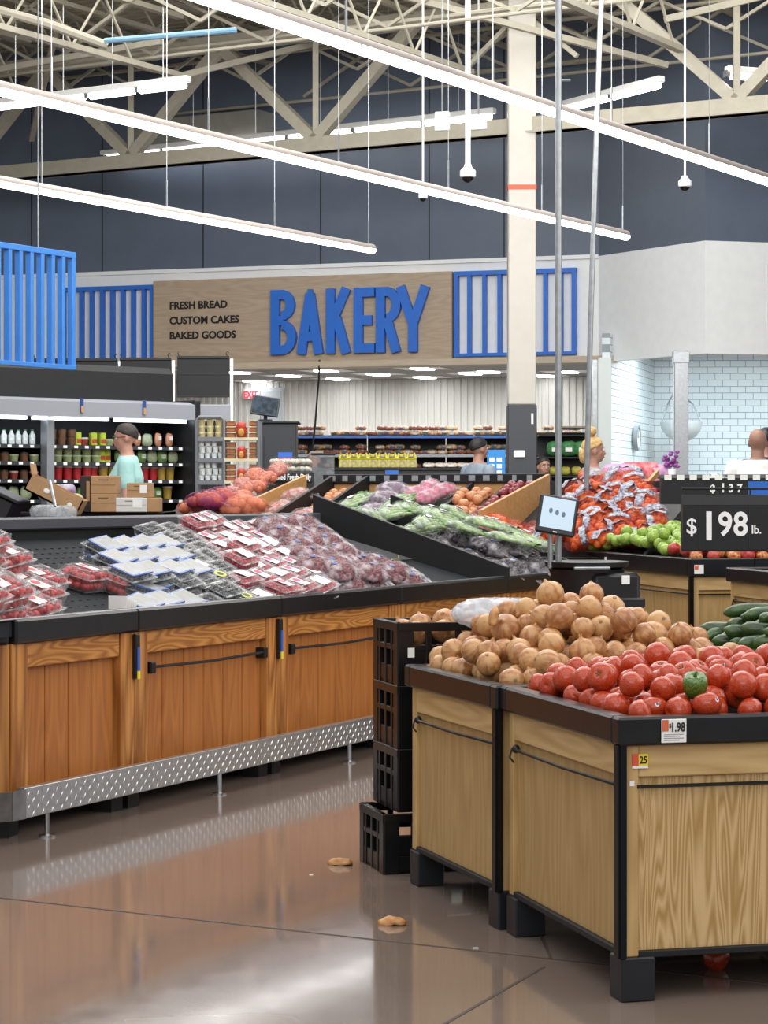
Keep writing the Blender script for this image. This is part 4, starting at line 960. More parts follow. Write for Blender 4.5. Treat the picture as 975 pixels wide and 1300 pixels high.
# tomatoes
def tom_mat():
    m = mat('tomato_skin', '#b53013', .24, var=.2, vscale=14, var2='#c8502a', coat=.15)
    nt = m.node_tree; return m
tmm = tom_mat(); calm = mat('tomato_scar', '#6b5a2c', .6, var=.3, vscale=60); stick = mat('round_sticker', '#dfe4ea', .4)
def tomato(seed, scar=True, sticker=False):
    rn = random.Random(seed); ob = bpy.data.objects.new('tomato', None); C.objects.link(ob); o = MB(); k = rn.uniform(.8, .9); ph = rn.uniform(0, 6); lob = rn.choice((4, 5, 6))
    prof = [(.01, -k), (.3, -k*.97), (.62, -k*.8), (.88, -k*.45), (1, 0), (.95, .38*k/.85), (.78, .66*k/.85), (.52, .8*k/.85), (.28, .83*k/.85), (.12, .77*k/.85), (.02, .72*k/.85)]
    o.lathe(prof, 24, fn=lambda a, z: 1+.028*math.cos(lob*a+ph)*(1 if z > 0 else .4)); o.build('fruit', tmm, ob, 'all')
    if scar:
        s = MB(); z0 = .76*k/.85; s.ball((0, 0, z0), (.13, .13, .05), 8, 5)
        for i in range(5):
            a = i*1.256+ph; s.tube([(math.cos(a)*.06, math.sin(a)*.06, z0+.02), (math.cos(a)*.2, math.sin(a)*.2, z0+.06), (math.cos(a)*.3, math.sin(a)*.3, z0+.05)], [.03, .025, .006], 4)
        s.build('stem_scar', calm, ob)
    if sticker:
        M = Matrix.Rotation(R(78), 4, 'Y') @ Matrix.Translation((0, 0, .985)); s = MB(); s.lathe([(.2, 0), (.19, .02)], 14, M @ Matrix.Diagonal((1, .75, 1, 1))); q_ = s.build('sticker', stick, ob); s = MB(); s.lathe([(.09, .02), (.09, .03)], 10, M); s.build('sticker_print', mat('sticker_print', '#4a5a78', .5), q_)
    return ob
tomS = Stock([tomato(1), tomato(2), tomato(3), tomato(4, True, True), tomato(5, False)])
totgt = lambda x, y: RIM+.03+.04*edge(x, y, SX, TY)+.10*bump_(x, y, .55, .46, .36, .38)
tobase = lambda x, y: max(RIM-.03, totgt(x, y)-.12)
riser('riser', TM, tobase, SX, TY, tt, RIM-.03)
P = settle(TM, .015, SX-.0, .015, TY, tobase, lambda x, y: totgt(x, y)+.035, (.032, .043), 150, 8)
rn = random.Random(21); lbs = zone_label(P, TM, 'red tomato')
near = [i for i in range(len(P)) if abs(to_px(TM @ Vector(P[i][:3]))[0]-892) < 24 and abs(to_px(TM @ Vector(P[i][:3]))[1]-866) < 28]
pg = min(near, key=lambda i: (TM @ Vector(P[i][:3])).y-2.5*P[i][2])
for i, ((x, y, z, r), lb) in enumerate(zip(P, lbs)):
    if i == pg: continue
    k = rn.choice((0, 1, 2, 4, 0, 1, 2, 4, 3))
    M = TM @ rotM(rn, (x, y, z), r, True)
    if k == 3: M = TM @ Matrix.Translation((x, y, z)) @ Matrix.Rotation(R(-100+rn.uniform(-50, 40)), 4, 'Z') @ Matrix.Rotation(R(-15), 4, 'Y') @ Matrix.Diagonal((r, r, r, 1)); lb = lb.replace('red tomato', 'red tomato with a white sticker')
    tomS.put(M, k, lb, 'tomato', 'tomatoes on the right table')
print('tomatoes', len(P))
x, y, z, r = P[pg]
e = empty('bell_pepper', (0, 0, 0), 0, 'dark green pepper lying among the red tomatoes', 'pepper')
s = MB(); s.lathe([(.02, -.95), (.4, -.98), (.75, -.75), (.95, -.2), (1, .3), (.9, .68), (.6, .85), (.3, .78), (.05, .68)], 28, fn=lambda a, z: 1-.13*abs(math.cos(2*a))**.6); s.build('fruit', mat('pepper_green', '#3c6a26', .22, var=.5, vscale=12, coat=.3, var2='#6d8f3a'), e, 'all')
s = MB(); s.tube([(0, 0, .68), (.04, 0, .95), (.12, .02, 1.1)], [.13, .08, .1], 7); s.build('stem', mat('pepper_stem', '#55702f', .6), e, 'all'); place(e, TM @ Matrix.Translation((x, y, z+.01)) @ Matrix.Rotation(R(-25), 4, 'Z') @ Matrix.Rotation(R(25), 4, 'X') @ Matrix.Diagonal((r*1.05, r*1.05, r*1.02, 1)))
tomS.put(TR(on_z(910, 1233, 0)+Vector((0, .02, .033)), 1.0, 1.9, 0, .036), 1, 'red tomato on the floor underneath the tomato table', 'tomato')
tomS.clean()
# cucumbers
cum = mat('cucumber_skin', '#27401f', .3, var=.35, vscale=25, bump=.25, bscale=60, coat=.2, var2='#41602f')
def cuke(seed):
    rn = random.Random(seed); ob = bpy.data.objects.new('cucumber', None); C.objects.link(ob); s = MB(); b_ = rn.uniform(.006, .02); pts = []; rs = []
    for i in range(13):
        t = i/12*2-1; pts.append((t*.105, b_*(1-t*t), 0)); rs.append(.024*math.sqrt(max(.03, 1-abs(t)**4.5)))
    s.tube(pts, rs, 12); s.build('fruit', cum, ob, 'all'); s = MB(); s.tube([(.104, 0, 0), (.112, 0, 0)], .005, 6); s.build('stem_end', calm, ob); return ob
cu = Stock([cuke(k) for k in range(3)])
rn = random.Random(4); n = 0
for L, (z, rows) in enumerate(((RIM+.03, 9), (RIM+.072, 9), (RIM+.112, 8), (RIM+.15, 6))):
    for i in range(rows):
        for col in range(3 if L < 2 else 2):
            x = .10+col*.2+L*.03+rn.uniform(-.02, .02); y = .12+L*.05+i*.075+rn.uniform(-.01, .01)
            if y > SY-.06: continue
            cu.put(KM @ TR((x, y, z), R(rn.uniform(-28, 28)), rn.uniform(0, 6), R(rn.uniform(-8, 8)), rn.uniform(.9, 1.15)), None, 'dark green cucumber in the %s layer of the pile at the right edge' % ('bottom', 'second', 'third', 'top')[L], 'cucumber', 'cucumbers on the right'); n += 1
cu.clean()

# ------------------------------------------------------------------ stacked black crates behind the onion table
crm = mat('crate_black', '#0d0e10', .3, var=.2)
def crate(M, label, h=.2, sx=.4, sy=.3):
    e = empty('plastic_crate', (0, 0, 0), 0, label, 'crate', 'black plastic crates behind the onion table'); place(e, M); t = .012
    s = MB(); s.bb(0, sx, 0, sy, 0, .012); s.build('bottom', crm, e)
    for (nm_, ax, p0) in (('wall', 'x', 0), ('wall', 'x', sy-t), ('wall', 'y', 0), ('wall', 'y', sx-t)):
        s = MB(); L = sx if ax == 'x' else sy
        def q(a0, a1, z0, z1, th=0):
            if ax == 'x': s.bb(a0, a1, p0-th, p0+t+th, z0, z1, .002)
            else: s.bb(p0-th, p0+t+th, a0, a1, z0, z1, .002)
        q(0, L, 0, h*.3); q(0, L, h*.86, h, .004); q(0, .05, 0, h, .003); q(L-.05, L, 0, h, .003)
        n = 4
        for i in range(1, n): c = L*i/n; q(c-.009, c+.009, 0, h, .003)
        if ax == 'x': q(0, L*.32, h*.3, h*.62); q(L*.68, L, h*.3, h*.62)
        q(0, L, h*.55, h*.64, .002)
        s.build(nm_, crm, e)
    return e
cb = (.045, 7.22)
crate(TR((cb[0]-.045, cb[1]-.01, 0), R(15)), 'lowest black plastic crate, shifted left from the stack above', .19)
for k in range(3): crate(TR((cb[0], cb[1], .195+k*.2), R(15)), 'black plastic crate in the stack behind the onions, %s' % ('just above the lowest', 'third from the floor', 'top one, holding onions')[k], .2)
CRM = TR((cb[0], cb[1], .195+.4), R(15))
s = MB(); s.bb(0, .022, -.0015, 0, 0, .03); o = s.build('crate_tag', paper); place(o, CRM @ Matrix.Translation((.03, -.004, .09))); tag(o, 'white tag on the near side of the top crate', 'tag')
for k, (x, y, z) in enumerate(((.08, .08, .14), (.17, .07, .145), (.2, .16, .175), (.27, .08, .15), (.34, .09, .16), (.12, .17, .16), (.3, .2, .17), (.08, .24, .14))):
    on.put(CRM @ rotM(rn, (x, y, z+.02), .04), None, 'yellow onion inside the black crate, %s' % ('nearest its left corner', 'second along its front', 'the highest one', 'in front of the highest', 'at its right end', 'behind the left pair', 'at its back right', 'at its back left')[k], 'onion', 'onions in the crate')
on.clean()
s = MB(); s.ball((0, 0, .06), (.14, .1, .05), 18, 10, lambda d: 1+.25*noise.noise(d*3)); o = s.build('plastic_liner', film('white_film', '#e4e8ef', .5, .9, 18), None, 'all'); place(o, OM @ Matrix.Translation((.26, .76, .77))); tag(o, 'crumpled clear white plastic behind the onion heap', 'plastic bag')
#SECTION background
# ------------------------------------------------------------------ hanging blue slat fence, upper left
FD = Vector((math.sin(R(30.8)), math.cos(R(30.8)), 0)); fr_ = at(93, 400, 18); zt_ = EYE+(628-321)*18/F; zb_ = EYE+(628-470)*18/F
e = empty('hanging_slat_screen', (fr_.x, fr_.y, 0), math.atan2(FD.y, FD.x), 'bright blue slatted screen hanging at the left edge above the cooler', 'screen')
for nm_, a_, b_ in (('top_rail', zt_-.045, zt_), ('bottom_rail', zb_, zb_+.035)):
    s = MB(); s.bb(-1.7, 0, -.03, .03, a_, b_, .003); s.build(nm_, bluef, e)
for i in range(13):
    s = MB(); s.bb(-.04-i*.128, -.0-i*.128, -.027, .027, zb_+.03, zt_-.04, .003); s.build('slat', bluef, e)
for x_ in (-.43, -1.5):
    s = MB(); s.tube([(x_, 0, zt_), (x_, 0, 7.2)], .006, 5); s.build('hanging_wire', galv, e)

# ------------------------------------------------------------------ open refrigerated case on the left, with its goods
QO = at(240, 628, 22); QR = R(41.3); QM = Matrix.Translation((QO.x, QO.y, 0)) @ Matrix.Rotation(QR, 4, 'Z')
QT = EYE+(628-511)*22/F; QL = 2.7
caseg = mat('case_grey', '#8b8e95', .4); casek = mat('case_dark', '#17181b', .5)
e = empty('refrigerated_case', (QO.x, QO.y, 0), QR, 'long open refrigerated case with grey canopy at the left behind the man', 'refrigerator')
s = MB(); s.bb(-QL, 0, .62, .7, 0, QT-.02); s.bb(-QL, 0, 0, .62, 0, .55); s.build('case_body', casek, e)
s = MB(); s.prism([(-.1, QT-.17), (-.1, QT-.03), (.0, QT), (.7, QT), (.7, QT-.06), (.02, QT-.17)], -QL, 0, 'yz'); s.build('canopy', caseg, e)
s = MB(); s.bb(0, .07, -.1, .72, 0, QT+.02, .01); s.build('end_panel', casek, e)
for i in range(3):
    s = MB(); s.bb(-QL*(i+1)/3+.04, -QL*i/3-.04, -.02, .03, QT-.2, QT-.175); s.build('canopy_light', emit('case_glow', '#e8f4ff', 7), e)
sh_z = [1.757, 1.60, 1.43, 1.25, 1.05]
shz = [EYE+(628-y)*21.6/F for y in (566, 587, 609, 634)]
for z in shz:
    s = MB(); s.bb(-QL, 0, .1, .62, z-.02, z); sh = s.build('shelf', casek, e)
    s = MB(); s.bb(-QL, 0, .085, .1, z-.035, z-.002); s.build('price_rail', mat('rail_dark', '#33353a', .4), sh)
    for k in range(22):
        s = MB(); s.bb(-.06-k*.12, -.02-k*.12, .08, .085, z-.03, z-.006); s.build('price_tag', paper, sh)
s = MB(); s.bb(-1.62, -1.54, -.02, .1, .55, QT-.17, .006); s.build('mullion', mat('mullion_grey', '#a9adb2', .3, .6), e)
for x_ in (-.62, -1.32):
    s = MB(); s.bb(x_, x_+.035, -.115, -.1, QT-.13, QT-.0, .003); c_ = s.build('clip', mat('clip_dark_blue', '#27407f', .4), e); s = MB(); s.bb(x_+.005, x_+.03, -.118, -.115, QT-.13, QT-.07); s.build('clip_label', mat('clip_tan', '#b98a4e', .5), c_)
# sloping black valance standing on the case
s = MB(); s.prism([(.1, 0), (.1, .27), (.16, .33), (.22, .33), (.22, 0)], -QL-.6, -.12, 'yz'); o = s.build('case_valance', blackm); place(o, QM @ Matrix.Translation((0, 0, QT))); tag(o, 'long black valance board on top of the refrigerated case', 'panel')
# goods
def tubmb(r, h, n=12): s = MB(); s.lathe([(r*.85, 0), (r, h*.85), (r*1.06, h*.86), (r*1.06, h), (.001, h)], n); return s
def proto(name, parts):
    o = bpy.data.objects.new(name, None); C.objects.link(o)
    for nm_, mb, m, sm in parts: mb.build(nm_, m, o, sm)
    return o
def lid(r, h): s = MB(); s.lathe([(r*1.07, 0), (r*1.07, .014), (.001, .014)], 12, Matrix.Translation((0, 0, h))); return s
goods = {}
def gm_(k, c): return mat('goods_'+k, c, .4, var=.15, vscale=40)
goods['tub_green'] = Stock([proto('dip_tub', [('tub', tubmb(.045, .05), gm_('cream_green', '#8f9a6a'), True), ('lid', lid(.045, .05), gm_('pale_green', '#b9c6a4'), True)])])
goods['tub_red'] = Stock([proto('salsa_tub', [('tub', tubmb(.04, .06), gm_('salsa', '#8a3424'), True), ('lid', lid(.04, .06), gm_('pale_lid', '#cfcac0'), True)])])
goods['jar_brown'] = Stock([proto('juice_jar', [('jar', tubmb(.042, .07), gm_('brown', '#6b4a32'), True), ('lid', lid(.036, .07), gm_('dark', '#3a2b22'), True)])])
def pouch(w_, h_, d_, seed): s = MB(); s.ball((0, 0, h_/2), (w_/2, d_/2, h_/2), 12, 8, lambda d: (1+.15*noise.noise(d*2+Vector((seed, 0, 0))))*(1+.25*max(0, abs(d.x*d.z)*2-.3))); return s
goods['bag_green'] = Stock([proto('salad_bag', [('bag', pouch(.11, .12, .06, 1), gm_('salad', '#6f9450'), 'all'), ('label', MB().bb(-.025, .025, -.034, -.028, .04, .08), gm_('pale_label', '#d5dccb'), False)])])
goods['bag_pale'] = Stock([proto('salad_bag', [('bag', pouch(.11, .12, .06, 4), gm_('palesalad', '#a9b590'), 'all')])])
goods['bag_orange'] = Stock([proto('snack_bag', [('bag', pouch(.08, .13, .05, 2), gm_('peach', '#c98a6a'), 'all'), ('label', MB().bb(-.02, .02, -.03, -.024, .06, .1), gm_('pale_label2', '#e8e4da'), False)])])
goods['box_lime'] = Stock([proto('juice_carton', [('carton', MB().bb(-.03, .03, -.03, .03, 0, .12, .004), gm_('lime', '#b9c93c'), False), ('label', MB().bb(-.025, .025, -.032, -.03, .02, .06), gm_('redlab', '#b4422e'), False)])])
goods['tub_redfruit'] = Stock([proto('fruit_cup', [('cup', tubmb(.045, .11), gm_('redfruit', '#b5262c'), True), ('lid', lid(.045, .11), gm_('clearlid', '#c9c3c0'), True)])])
goods['tub_yellow'] = Stock([proto('fruit_cup', [('cup', tubmb(.045, .11), gm_('yellowfruit', '#a88a34'), True), ('lid', lid(.045, .11), gm_('clearlid', '#c9c3c0'), True)])])
goods['bottle'] = Stock([proto('milk_bottle', [('bottle', MB().lathe([(.028, 0), (.03, .01), (.03, .08), (.013, .115), (.013, .125)], 12), gm_('milk', '#dfe6e4'), True), ('cap', MB().lathe([(.015, 0), (.015, .014)], 10, Matrix.Translation((0, 0, .125))), gm_('capgreen', '#3f7a5a'), True)])])
gname = {'tub_green': ('pale green dip tub', 'tub'), 'tub_red': ('red salsa tub', 'tub'), 'jar_brown': ('brown jar', 'jar'), 'bag_green': ('green salad bag', 'bag'), 'bag_pale': ('pale salad bag', 'bag'), 'bag_orange': ('peach coloured snack bag', 'bag'), 'box_lime': ('lime green carton', 'carton'), 'tub_redfruit': ('red fruit cup', 'cup'), 'tub_yellow': ('yellow fruit cup', 'cup'), 'bottle': ('small white bottle with green cap', 'bottle')}
rn = random.Random(9)
plan = [  # shelf index, x from, x to, kinds, stacked
    (0, -2.5, -1.66, ['bottle'], 1), (1, -2.5, -1.66, ['tub_green', 'jar_brown'], 1), (0, -1.46, -1.2, ['jar_brown'], 2), (0, -1.18, -.98, ['box_lime', 'tub_red'], 1), (0, -.9, -.62, ['box_lime', 'tub_green'], 1), (0, -.5, -.04, ['bag_orange', 'bag_pale', 'bag_orange'], 1),
    (1, -1.5, -.95, ['tub_green'], 2), (1, -.92, -.78, ['box_lime'], 1), (1, -.7, -.04, ['bag_green', 'bag_pale'], 1),
    (2, -1.0, -.5, ['tub_redfruit', 'tub_yellow', 'tub_yellow'], 1), (2, -.42, -.25, ['tub_redfruit'], 1), (2, -.22, -.04, ['tub_yellow'], 1), (3, -.6, -.04, ['tub_yellow', 'bag_green'], 1), (3, -1.5, -.7, ['bag_green'], 1), (2, -1.5, -1.05, ['tub_redfruit'], 1), (2, -2.5, -1.66, ['tub_red', 'jar_brown'], 1), (3, -2.5, -1.66, ['bag_pale'], 1)]
shw = ('top', 'second', 'third', 'fourth')
for si, xa, xb, kinds, stk in plan:
    x = xa; k = 0
    while x < xb:
        kd = kinds[k % len(kinds)]; wdt = .105 if 'tub' in kd or 'jar' in kd else .125 if 'bag' in kd else .075
        for L in range(stk):
            goods[kd].put(QM @ TR((x+.03, .2+rn.uniform(-.01, .01), shz[si]+.001+L*.068), R(rn.uniform(-8, 8))), None, '%s on the %s shelf of the refrigerated case' % (gname[kd][0], shw[si]), gname[kd][1], 'goods in the refrigerated case, %s shelf' % shw[si])
        x += wdt; k += 1
        if si > 0 or 1:
            pass
# end cap of the case
e = empty('end_cap_case', at(246, 628, 22.4), R(4), 'short grey-topped black end case right of the refrigerated case', 'refrigerator'); e.location.z = 0
s = MB(); s.bb(0, .36, 0, .6, 0, QT-.14); s.build('body', casek, e); s = MB(); s.prism([(-.05, QT-.16), (-.05, QT-.02), (.05, QT), (.6, QT), (.6, QT-.16)], 0, .36, 'yz'); s.build('canopy', caseg, e)

# hanging black roll panels behind the case
for i, (a, b, t_, bt) in enumerate(((42, 149, 456, 508), (152, 217, 455, 510), (225, 291, 453, 503))):
    p = at(a, bt, 24); q = at(b, t_, 24); w_ = q.x-p.x; h_ = q.z-p.z
    e = empty('black_sign_panel', (p.x, 24, 0), 0, 'black blank sign panel behind the refrigerated case, %s' % ('leftmost', 'middle', 'rightmost')[i], 'sign panel', 'black panels above the case')
    s = MB(); s.bb(0, w_, 0, .025, p.z, q.z, .004); s.build('board', blackm, e)
    s = MB(); s.bb(0, w_, -.012, .04, q.z-.02, q.z+.01, .003); s.bb(0, w_, -.012, .04, p.z-.01, p.z+.01, .003); s.bb(.0, w_, -.006, 0, (p.z+q.z)/2+.02, (p.z+q.z)/2+.03); s.build('frame', casek, e)
    s = MB()
    for x_ in (.02, w_-.02): s.tube([(x_, .01, q.z), (x_-.015, .01, q.z+.04), (x_, .01, q.z+.06), (x_+.015, .01, q.z+.04)], .005, 5)
    s.build('hook', casek, e)
    s = MB(); s.bb(w_+.01, w_+.04, 0, .03, 0, q.z-.02); s.build('support_pole', whitep, e)

# ------------------------------------------------------------------ wire rack of tubs and bags
RY = 20.3; a = at(250, 628, RY); RM = Matrix.Translation((a.x, RY, 0)); pm = RY/F
e = empty('wire_rack', (a.x, RY, 0), 0, 'grey wire rack stocked with tubs, left of the dark cabinet with the screen', 'rack')
rk = mat('rack_grey', '#73767b', .4, .3); zr = lambda y: EYE+(628-y)*pm; X_ = lambda px: (px-250)*pm
s = MB(); s.tube([(0, 0, 0), (0, 0, zr(533)), (.02, 0, zr(530)), (X_(283)-.02, 0, zr(530)), (X_(284), 0, zr(533)), (X_(284), 0, 0)], .018, 8); s.build('end_frame', rk, e, True)
s = MB(); s.tube([(X_(328), 0, 0), (X_(328), 0, zr(534))], .018, 8); s.tube([(X_(328), .4, 0), (X_(328), .4, zr(534))], .014, 8); s.tube([(0, .4, 0), (0, .4, zr(534))], .014, 8); s.build('end_frame', rk, e, True)
for i, y in enumerate((556, 583, 611)):
    s = MB(); s.bb(0, X_(284), -.01, .4, zr(y)-.015, zr(y), .003); s.bb(0, X_(284), -.015, -.008, zr(y)-.03, zr(y)+.01); s.build('shelf', rk, e)
    s = MB(); s.bb(X_(285), X_(328), -.01, .4, zr(y)-.015, zr(y), .003); sh = s.build('shelf', rk, e); s = MB(); s.bb(X_(285), X_(328), -.016, -.011, zr(y)-.02, zr(y)+.005); s.build('price_rail', mat('rail_cream', '#cfc7a4', .5), sh)
s = MB()
for i in range(6): s.tube([(.03+i*.042, .38, .4), (.03+i*.042, .38, zr(612))], .003, 4)
for i in range(6): s.tube([(.02, .38, .5+i*.12), (X_(282), .38, .5+i*.12)], .003, 4)
s.build('wire_grid', rk, e)
# goods on rack
def cupset(): return proto('dessert_cup', [('cup', tubmb(.03, .04, 10), gm_('dessert', '#c8b98a'), True), ('lid', lid(.03, .04), gm_('lidyel', '#d8cf9a'), True)])
def eggcup(): return proto('white_cup', [('cup', tubmb(.026, .05, 10), gm_('whitecup', '#dfe3e3'), True), ('lid', lid(.026, .05), gm_('whitelid', '#aab0b2'), True)])
def foodtub(): return proto('snack_tub', [('tub', MB().bb(-.045, .045, -.05, .05, 0, .045, .008), gm_('snack', '#a0623a'), False), ('lid', MB().bb(-.05, .05, -.055, .055, .045, .055, .004), gm_('lidclr', '#c9bf9c'), False)])
def redbag(): return proto('red_snack_bag', [('bag', pouch(.08, .13, .05, 6), gm_('redbag', '#b4372a'), 'all'), ('window', MB().ball((0, -.022, .05), (.025, .01, .035), 10, 6), gm_('window', '#d09a4a'), True)])
c1, c2, c3, c4 = Stock([cupset()]), Stock([eggcup()]), Stock([foodtub()]), Stock([redbag()])
for L in range(3):
    for i in range(3): c1.put(RM @ TR((.04+i*.075, .05, zr(556)+L*.056)), 0, 'cream dessert cup with lid on the top left shelf of the wire rack', 'cup', 'cups on the wire rack')
for si, y in ((1, 583), (2, 611)):
    for L in range(3):
        for i in range(4 if L < 2 else 3): c2.put(RM @ TR((.035+i*.058+(L % 2)*.01, .05, zr(y)+L*.056)), 0, 'small white cup stacked on the %s left shelf of the wire rack' % ('middle' if si == 1 else 'lower'), 'cup', 'white cups on the wire rack, %s shelf' % ('middle' if si == 1 else 'lower'))
for si, y in ((0, 556), (1, 583), (2, 611)):
    for L in range(3):
        for i in range(3):
            if i == 1 and L == 2: continue
            c3.put(RM @ TR((X_(285)+.055+i*.102, .07, zr(y)+L*.052), 0, 0, 0, .92), 0, 'lidded brown snack tub on the %s right shelf of the wire rack' % shw[si], 'tub', 'snack tubs on the wire rack, %s shelf' % shw[si])
    c4.put(RM @ TR((X_(285)+.15, .0, zr(y)+.0), 0, R(12), 0, .9 if si else 1.1), 0, 'red snack bag hanging in front of the %s right shelf of the wire rack' % shw[si], 'bag')

# ------------------------------------------------------------------ dark cabinet with tilted screen, baked goods table
KY = 24; a = at(329, 628, KY); w_ = 47*KY/F; zt = EYE+(628-535)*KY/F
e = empty('dark_cabinet', (a.x, KY, 0), 0, 'dark grey cabinet under the tilted screen left of the bakery shelves', 'cabinet')
dkc = mat('charcoal', '#2b2e33', .5); s = MB(); s.bb(0, w_, 0, .5, 0, zt-.02, .006); s.build('body', dkc, e); s = MB(); s.bb(-.02, w_+.03, -.03, .52, zt-.02, zt, .004); s.build('top', blackm, e); s = MB(); s.bb(.05, w_-.05, -.012, 0, .15, zt-.15, .004); d_ = s.build('door', dkc, e); s = MB(); s.bb(.09, .1, -.03, -.012, 1.0, 1.2); s.build('handle', steel, d_)
e = empty('screen_monitor', at(337, 534, KY), 0, 'black flat monitor showing a picture, tilted on the dark cabinet', 'monitor')
Mt = Matrix.Translation((0, -.02, .15)) @ Matrix.Rotation(R(8), 4, 'Y') @ Matrix.Rotation(R(-18), 4, 'X')
s = MB(); s.T = Mt; s.box((0, 0, 0), (.29, .03, .21), .006); s.build('casing', black, e); s = MB(); s.T = Mt; s.box((0, -.016, 0), (.265, .003, .185)); s.build('screen', mat('monitor_dark_picture', '#2b3640', .6, var=.6, vscale=18, spec=.15), e)
s = MB(); s.tube([(0, 0, 0), (0, 0, .12)], .02, 8); s.box((0, 0, .006), (.14, .1, .012), .003); s.build('stand', black, e)
BY = 21.5; a = at(340, 628, BY); w_ = 56*BY/F; z1 = EYE+(628-600)*BY/F
e = empty('bakery_table', (a.x, BY, 0), 0, 'black display table with a sign reading Baked Fresh Daily', 'table')
s = MB(); s.bb(0, w_, 0, .6, z1-.02, z1, .004); s.build('table_top', blackm, e); s = MB(); s.bb(.0, w_, 0, .6, 0, z1-.08); s.build('body', casek, e)
s = MB(); s.bb(-.02, w_+.02, -.03, 0, z1-.085, z1+.005, .003); b_ = s.build('sign_band', black, e); text('Baked Fresh Daily', .075, Matrix.Translation((w_*.5+.02, -.032, z1-.065)) @ FACE, whitep, 'lettering', e, .002, .001, .66)
s = MB(); s.bb(0, w_, .0, .008, z1, z1+.16); s.build('sneeze_guard', gm, e)
e = empty('sale_sign', at(353, 600, 22.5), 0, 'red and blue price sign standing beside the dark cabinet', 'sign')
s = MB(); s.bb(0, .14, 0, .01, .0, .2); s.build('sign_panel', mat('sale_red', '#c22a36', .5), e); s = MB(); s.bb(0, .14, -.003, .0, .15, .2); s.build('blue_header', bluep, e); s = MB(); s.tube([(.07, .008, 0), (.07, .008, -e.location.z)], .012, 6); s.build('stand', casek, e); text('3', .11, Matrix.Translation((.07, -.004, .04)) @ FACE, whitep, 'lettering', e, .001, .002)
def breadbag(seed, c, c2='#b58a5a', sz=(.2, .14, .09)):
    o = bpy.data.objects.new('bread_bag', None); C.objects.link(o); s = MB()
    for i in range(3):
        for j in range(2): s.ball(((i-1)*sz[0]*.29, (j-.5)*sz[1]*.45, sz[2]*.45), (sz[0]*.19, sz[1]*.28, sz[2]*.42), 9, 6)
    s.build('rolls', mat(c+'_roll', c2, .6, var=.25, vscale=20), o, 'all')
    s = MB(); s.ball((0, 0, sz[2]*.48), (sz[0]*.52, sz[1]*.52, sz[2]*.52), 14, 8, lambda d: 1+.12*noise.noise(d*3+Vector((seed, 0, 0)))); s.build('plastic_bag', film('bread_film', '#ece8e4', .15, .6, 20), o, 'all')
    s = MB(); s.bb(-sz[0]*.25, sz[0]*.2, -sz[1]*.53, -sz[1]*.49, sz[2]*.2, sz[2]*.6); s.build('label', mat(c+'_label', c, .5), o)
    return o
bread = Stock([breadbag(1, '#5a4a78', '#a9764a'), breadbag(2, '#c8c3ba', '#c79c6c'), breadbag(3, '#8a4030', '#7a4a30'), breadbag(4, '#3f5a6a', '#b58a5a')])
whiteb = Stock([breadbag(7, '#e0ddd8', '#c9b7a4')])
for i in range(5):
    for L in range(2): whiteb.put(Matrix.Translation((a.x+.07+i*.07, BY+.12+(i % 2)*.1, z1+.002+L*.07)) @ TR((0, 0, 0), R(90+rn.uniform(-20, 20)), 0, 0, .75), 0, 'white bag of rolls piled on the Baked Fresh Daily table', 'bread', 'bags on the Baked Fresh Daily table')

# ------------------------------------------------------------------ bakery shelving
SYY = 31.0; ps = SYY/F
def zs(y): return EYE+(628-y)*ps
bx0 = (365-CX)*ps; unit = (1.085); blue_lip = mat('shelf_lip_blue', '#3f67b5', .4)
for u in range(4):
    x0 = bx0+u*unit; e = empty('bakery_shelf', (x0, SYY, 0), 0, 'dark bakery shelving unit under the ribbed wall, %s from left' % ORD[u], 'shelf', 'bakery shelving units')
    s = MB(); s.bb(0, unit-.01, .55, .6, 0, zs(553)+.02); s.bb(0, unit-.01, .0, .55, 0, .35); s.build('back_panel', casek, e)
    for k, y in enumerate((553, 577, 601)):
        s = MB(); s.bb(0, unit-.01, .0 if k else -.0, .55, zs(y)-.03, zs(y), .003); sh = s.build('shelf', casek, e)
        s = MB(); s.bb(0, unit-.01, -.012, .0, zs(y)-.035, zs(y)+.0); s.build('price_rail', blue_lip if k == 0 else mat('rail_silver', '#a5a8ae', .4), sh)
        n = 9
        for i in range(n):
            if rn.random() < .06: continue
            for L in range(2 if (rn.random() < (.8 if k == 0 and u in (0, 1) else .6)) else 1):
                bread.put(Matrix.Translation((x0+.07+i*.117+rn.uniform(-.02, .02), SYY+.12+rn.uniform(-.03, .03), zs(y)+.002+L*.07)) @ TR((0, 0, 0), R(rn.uniform(-30, 30)), 0, 0, rn.uniform(.7, .86)), None, 'packaged bread on the %s shelf of the %s bakery unit' % (shw[k], ORD[u]), 'bread', 'bread on the %s shelf, %s bakery unit' % (shw[k], ORD[u]))
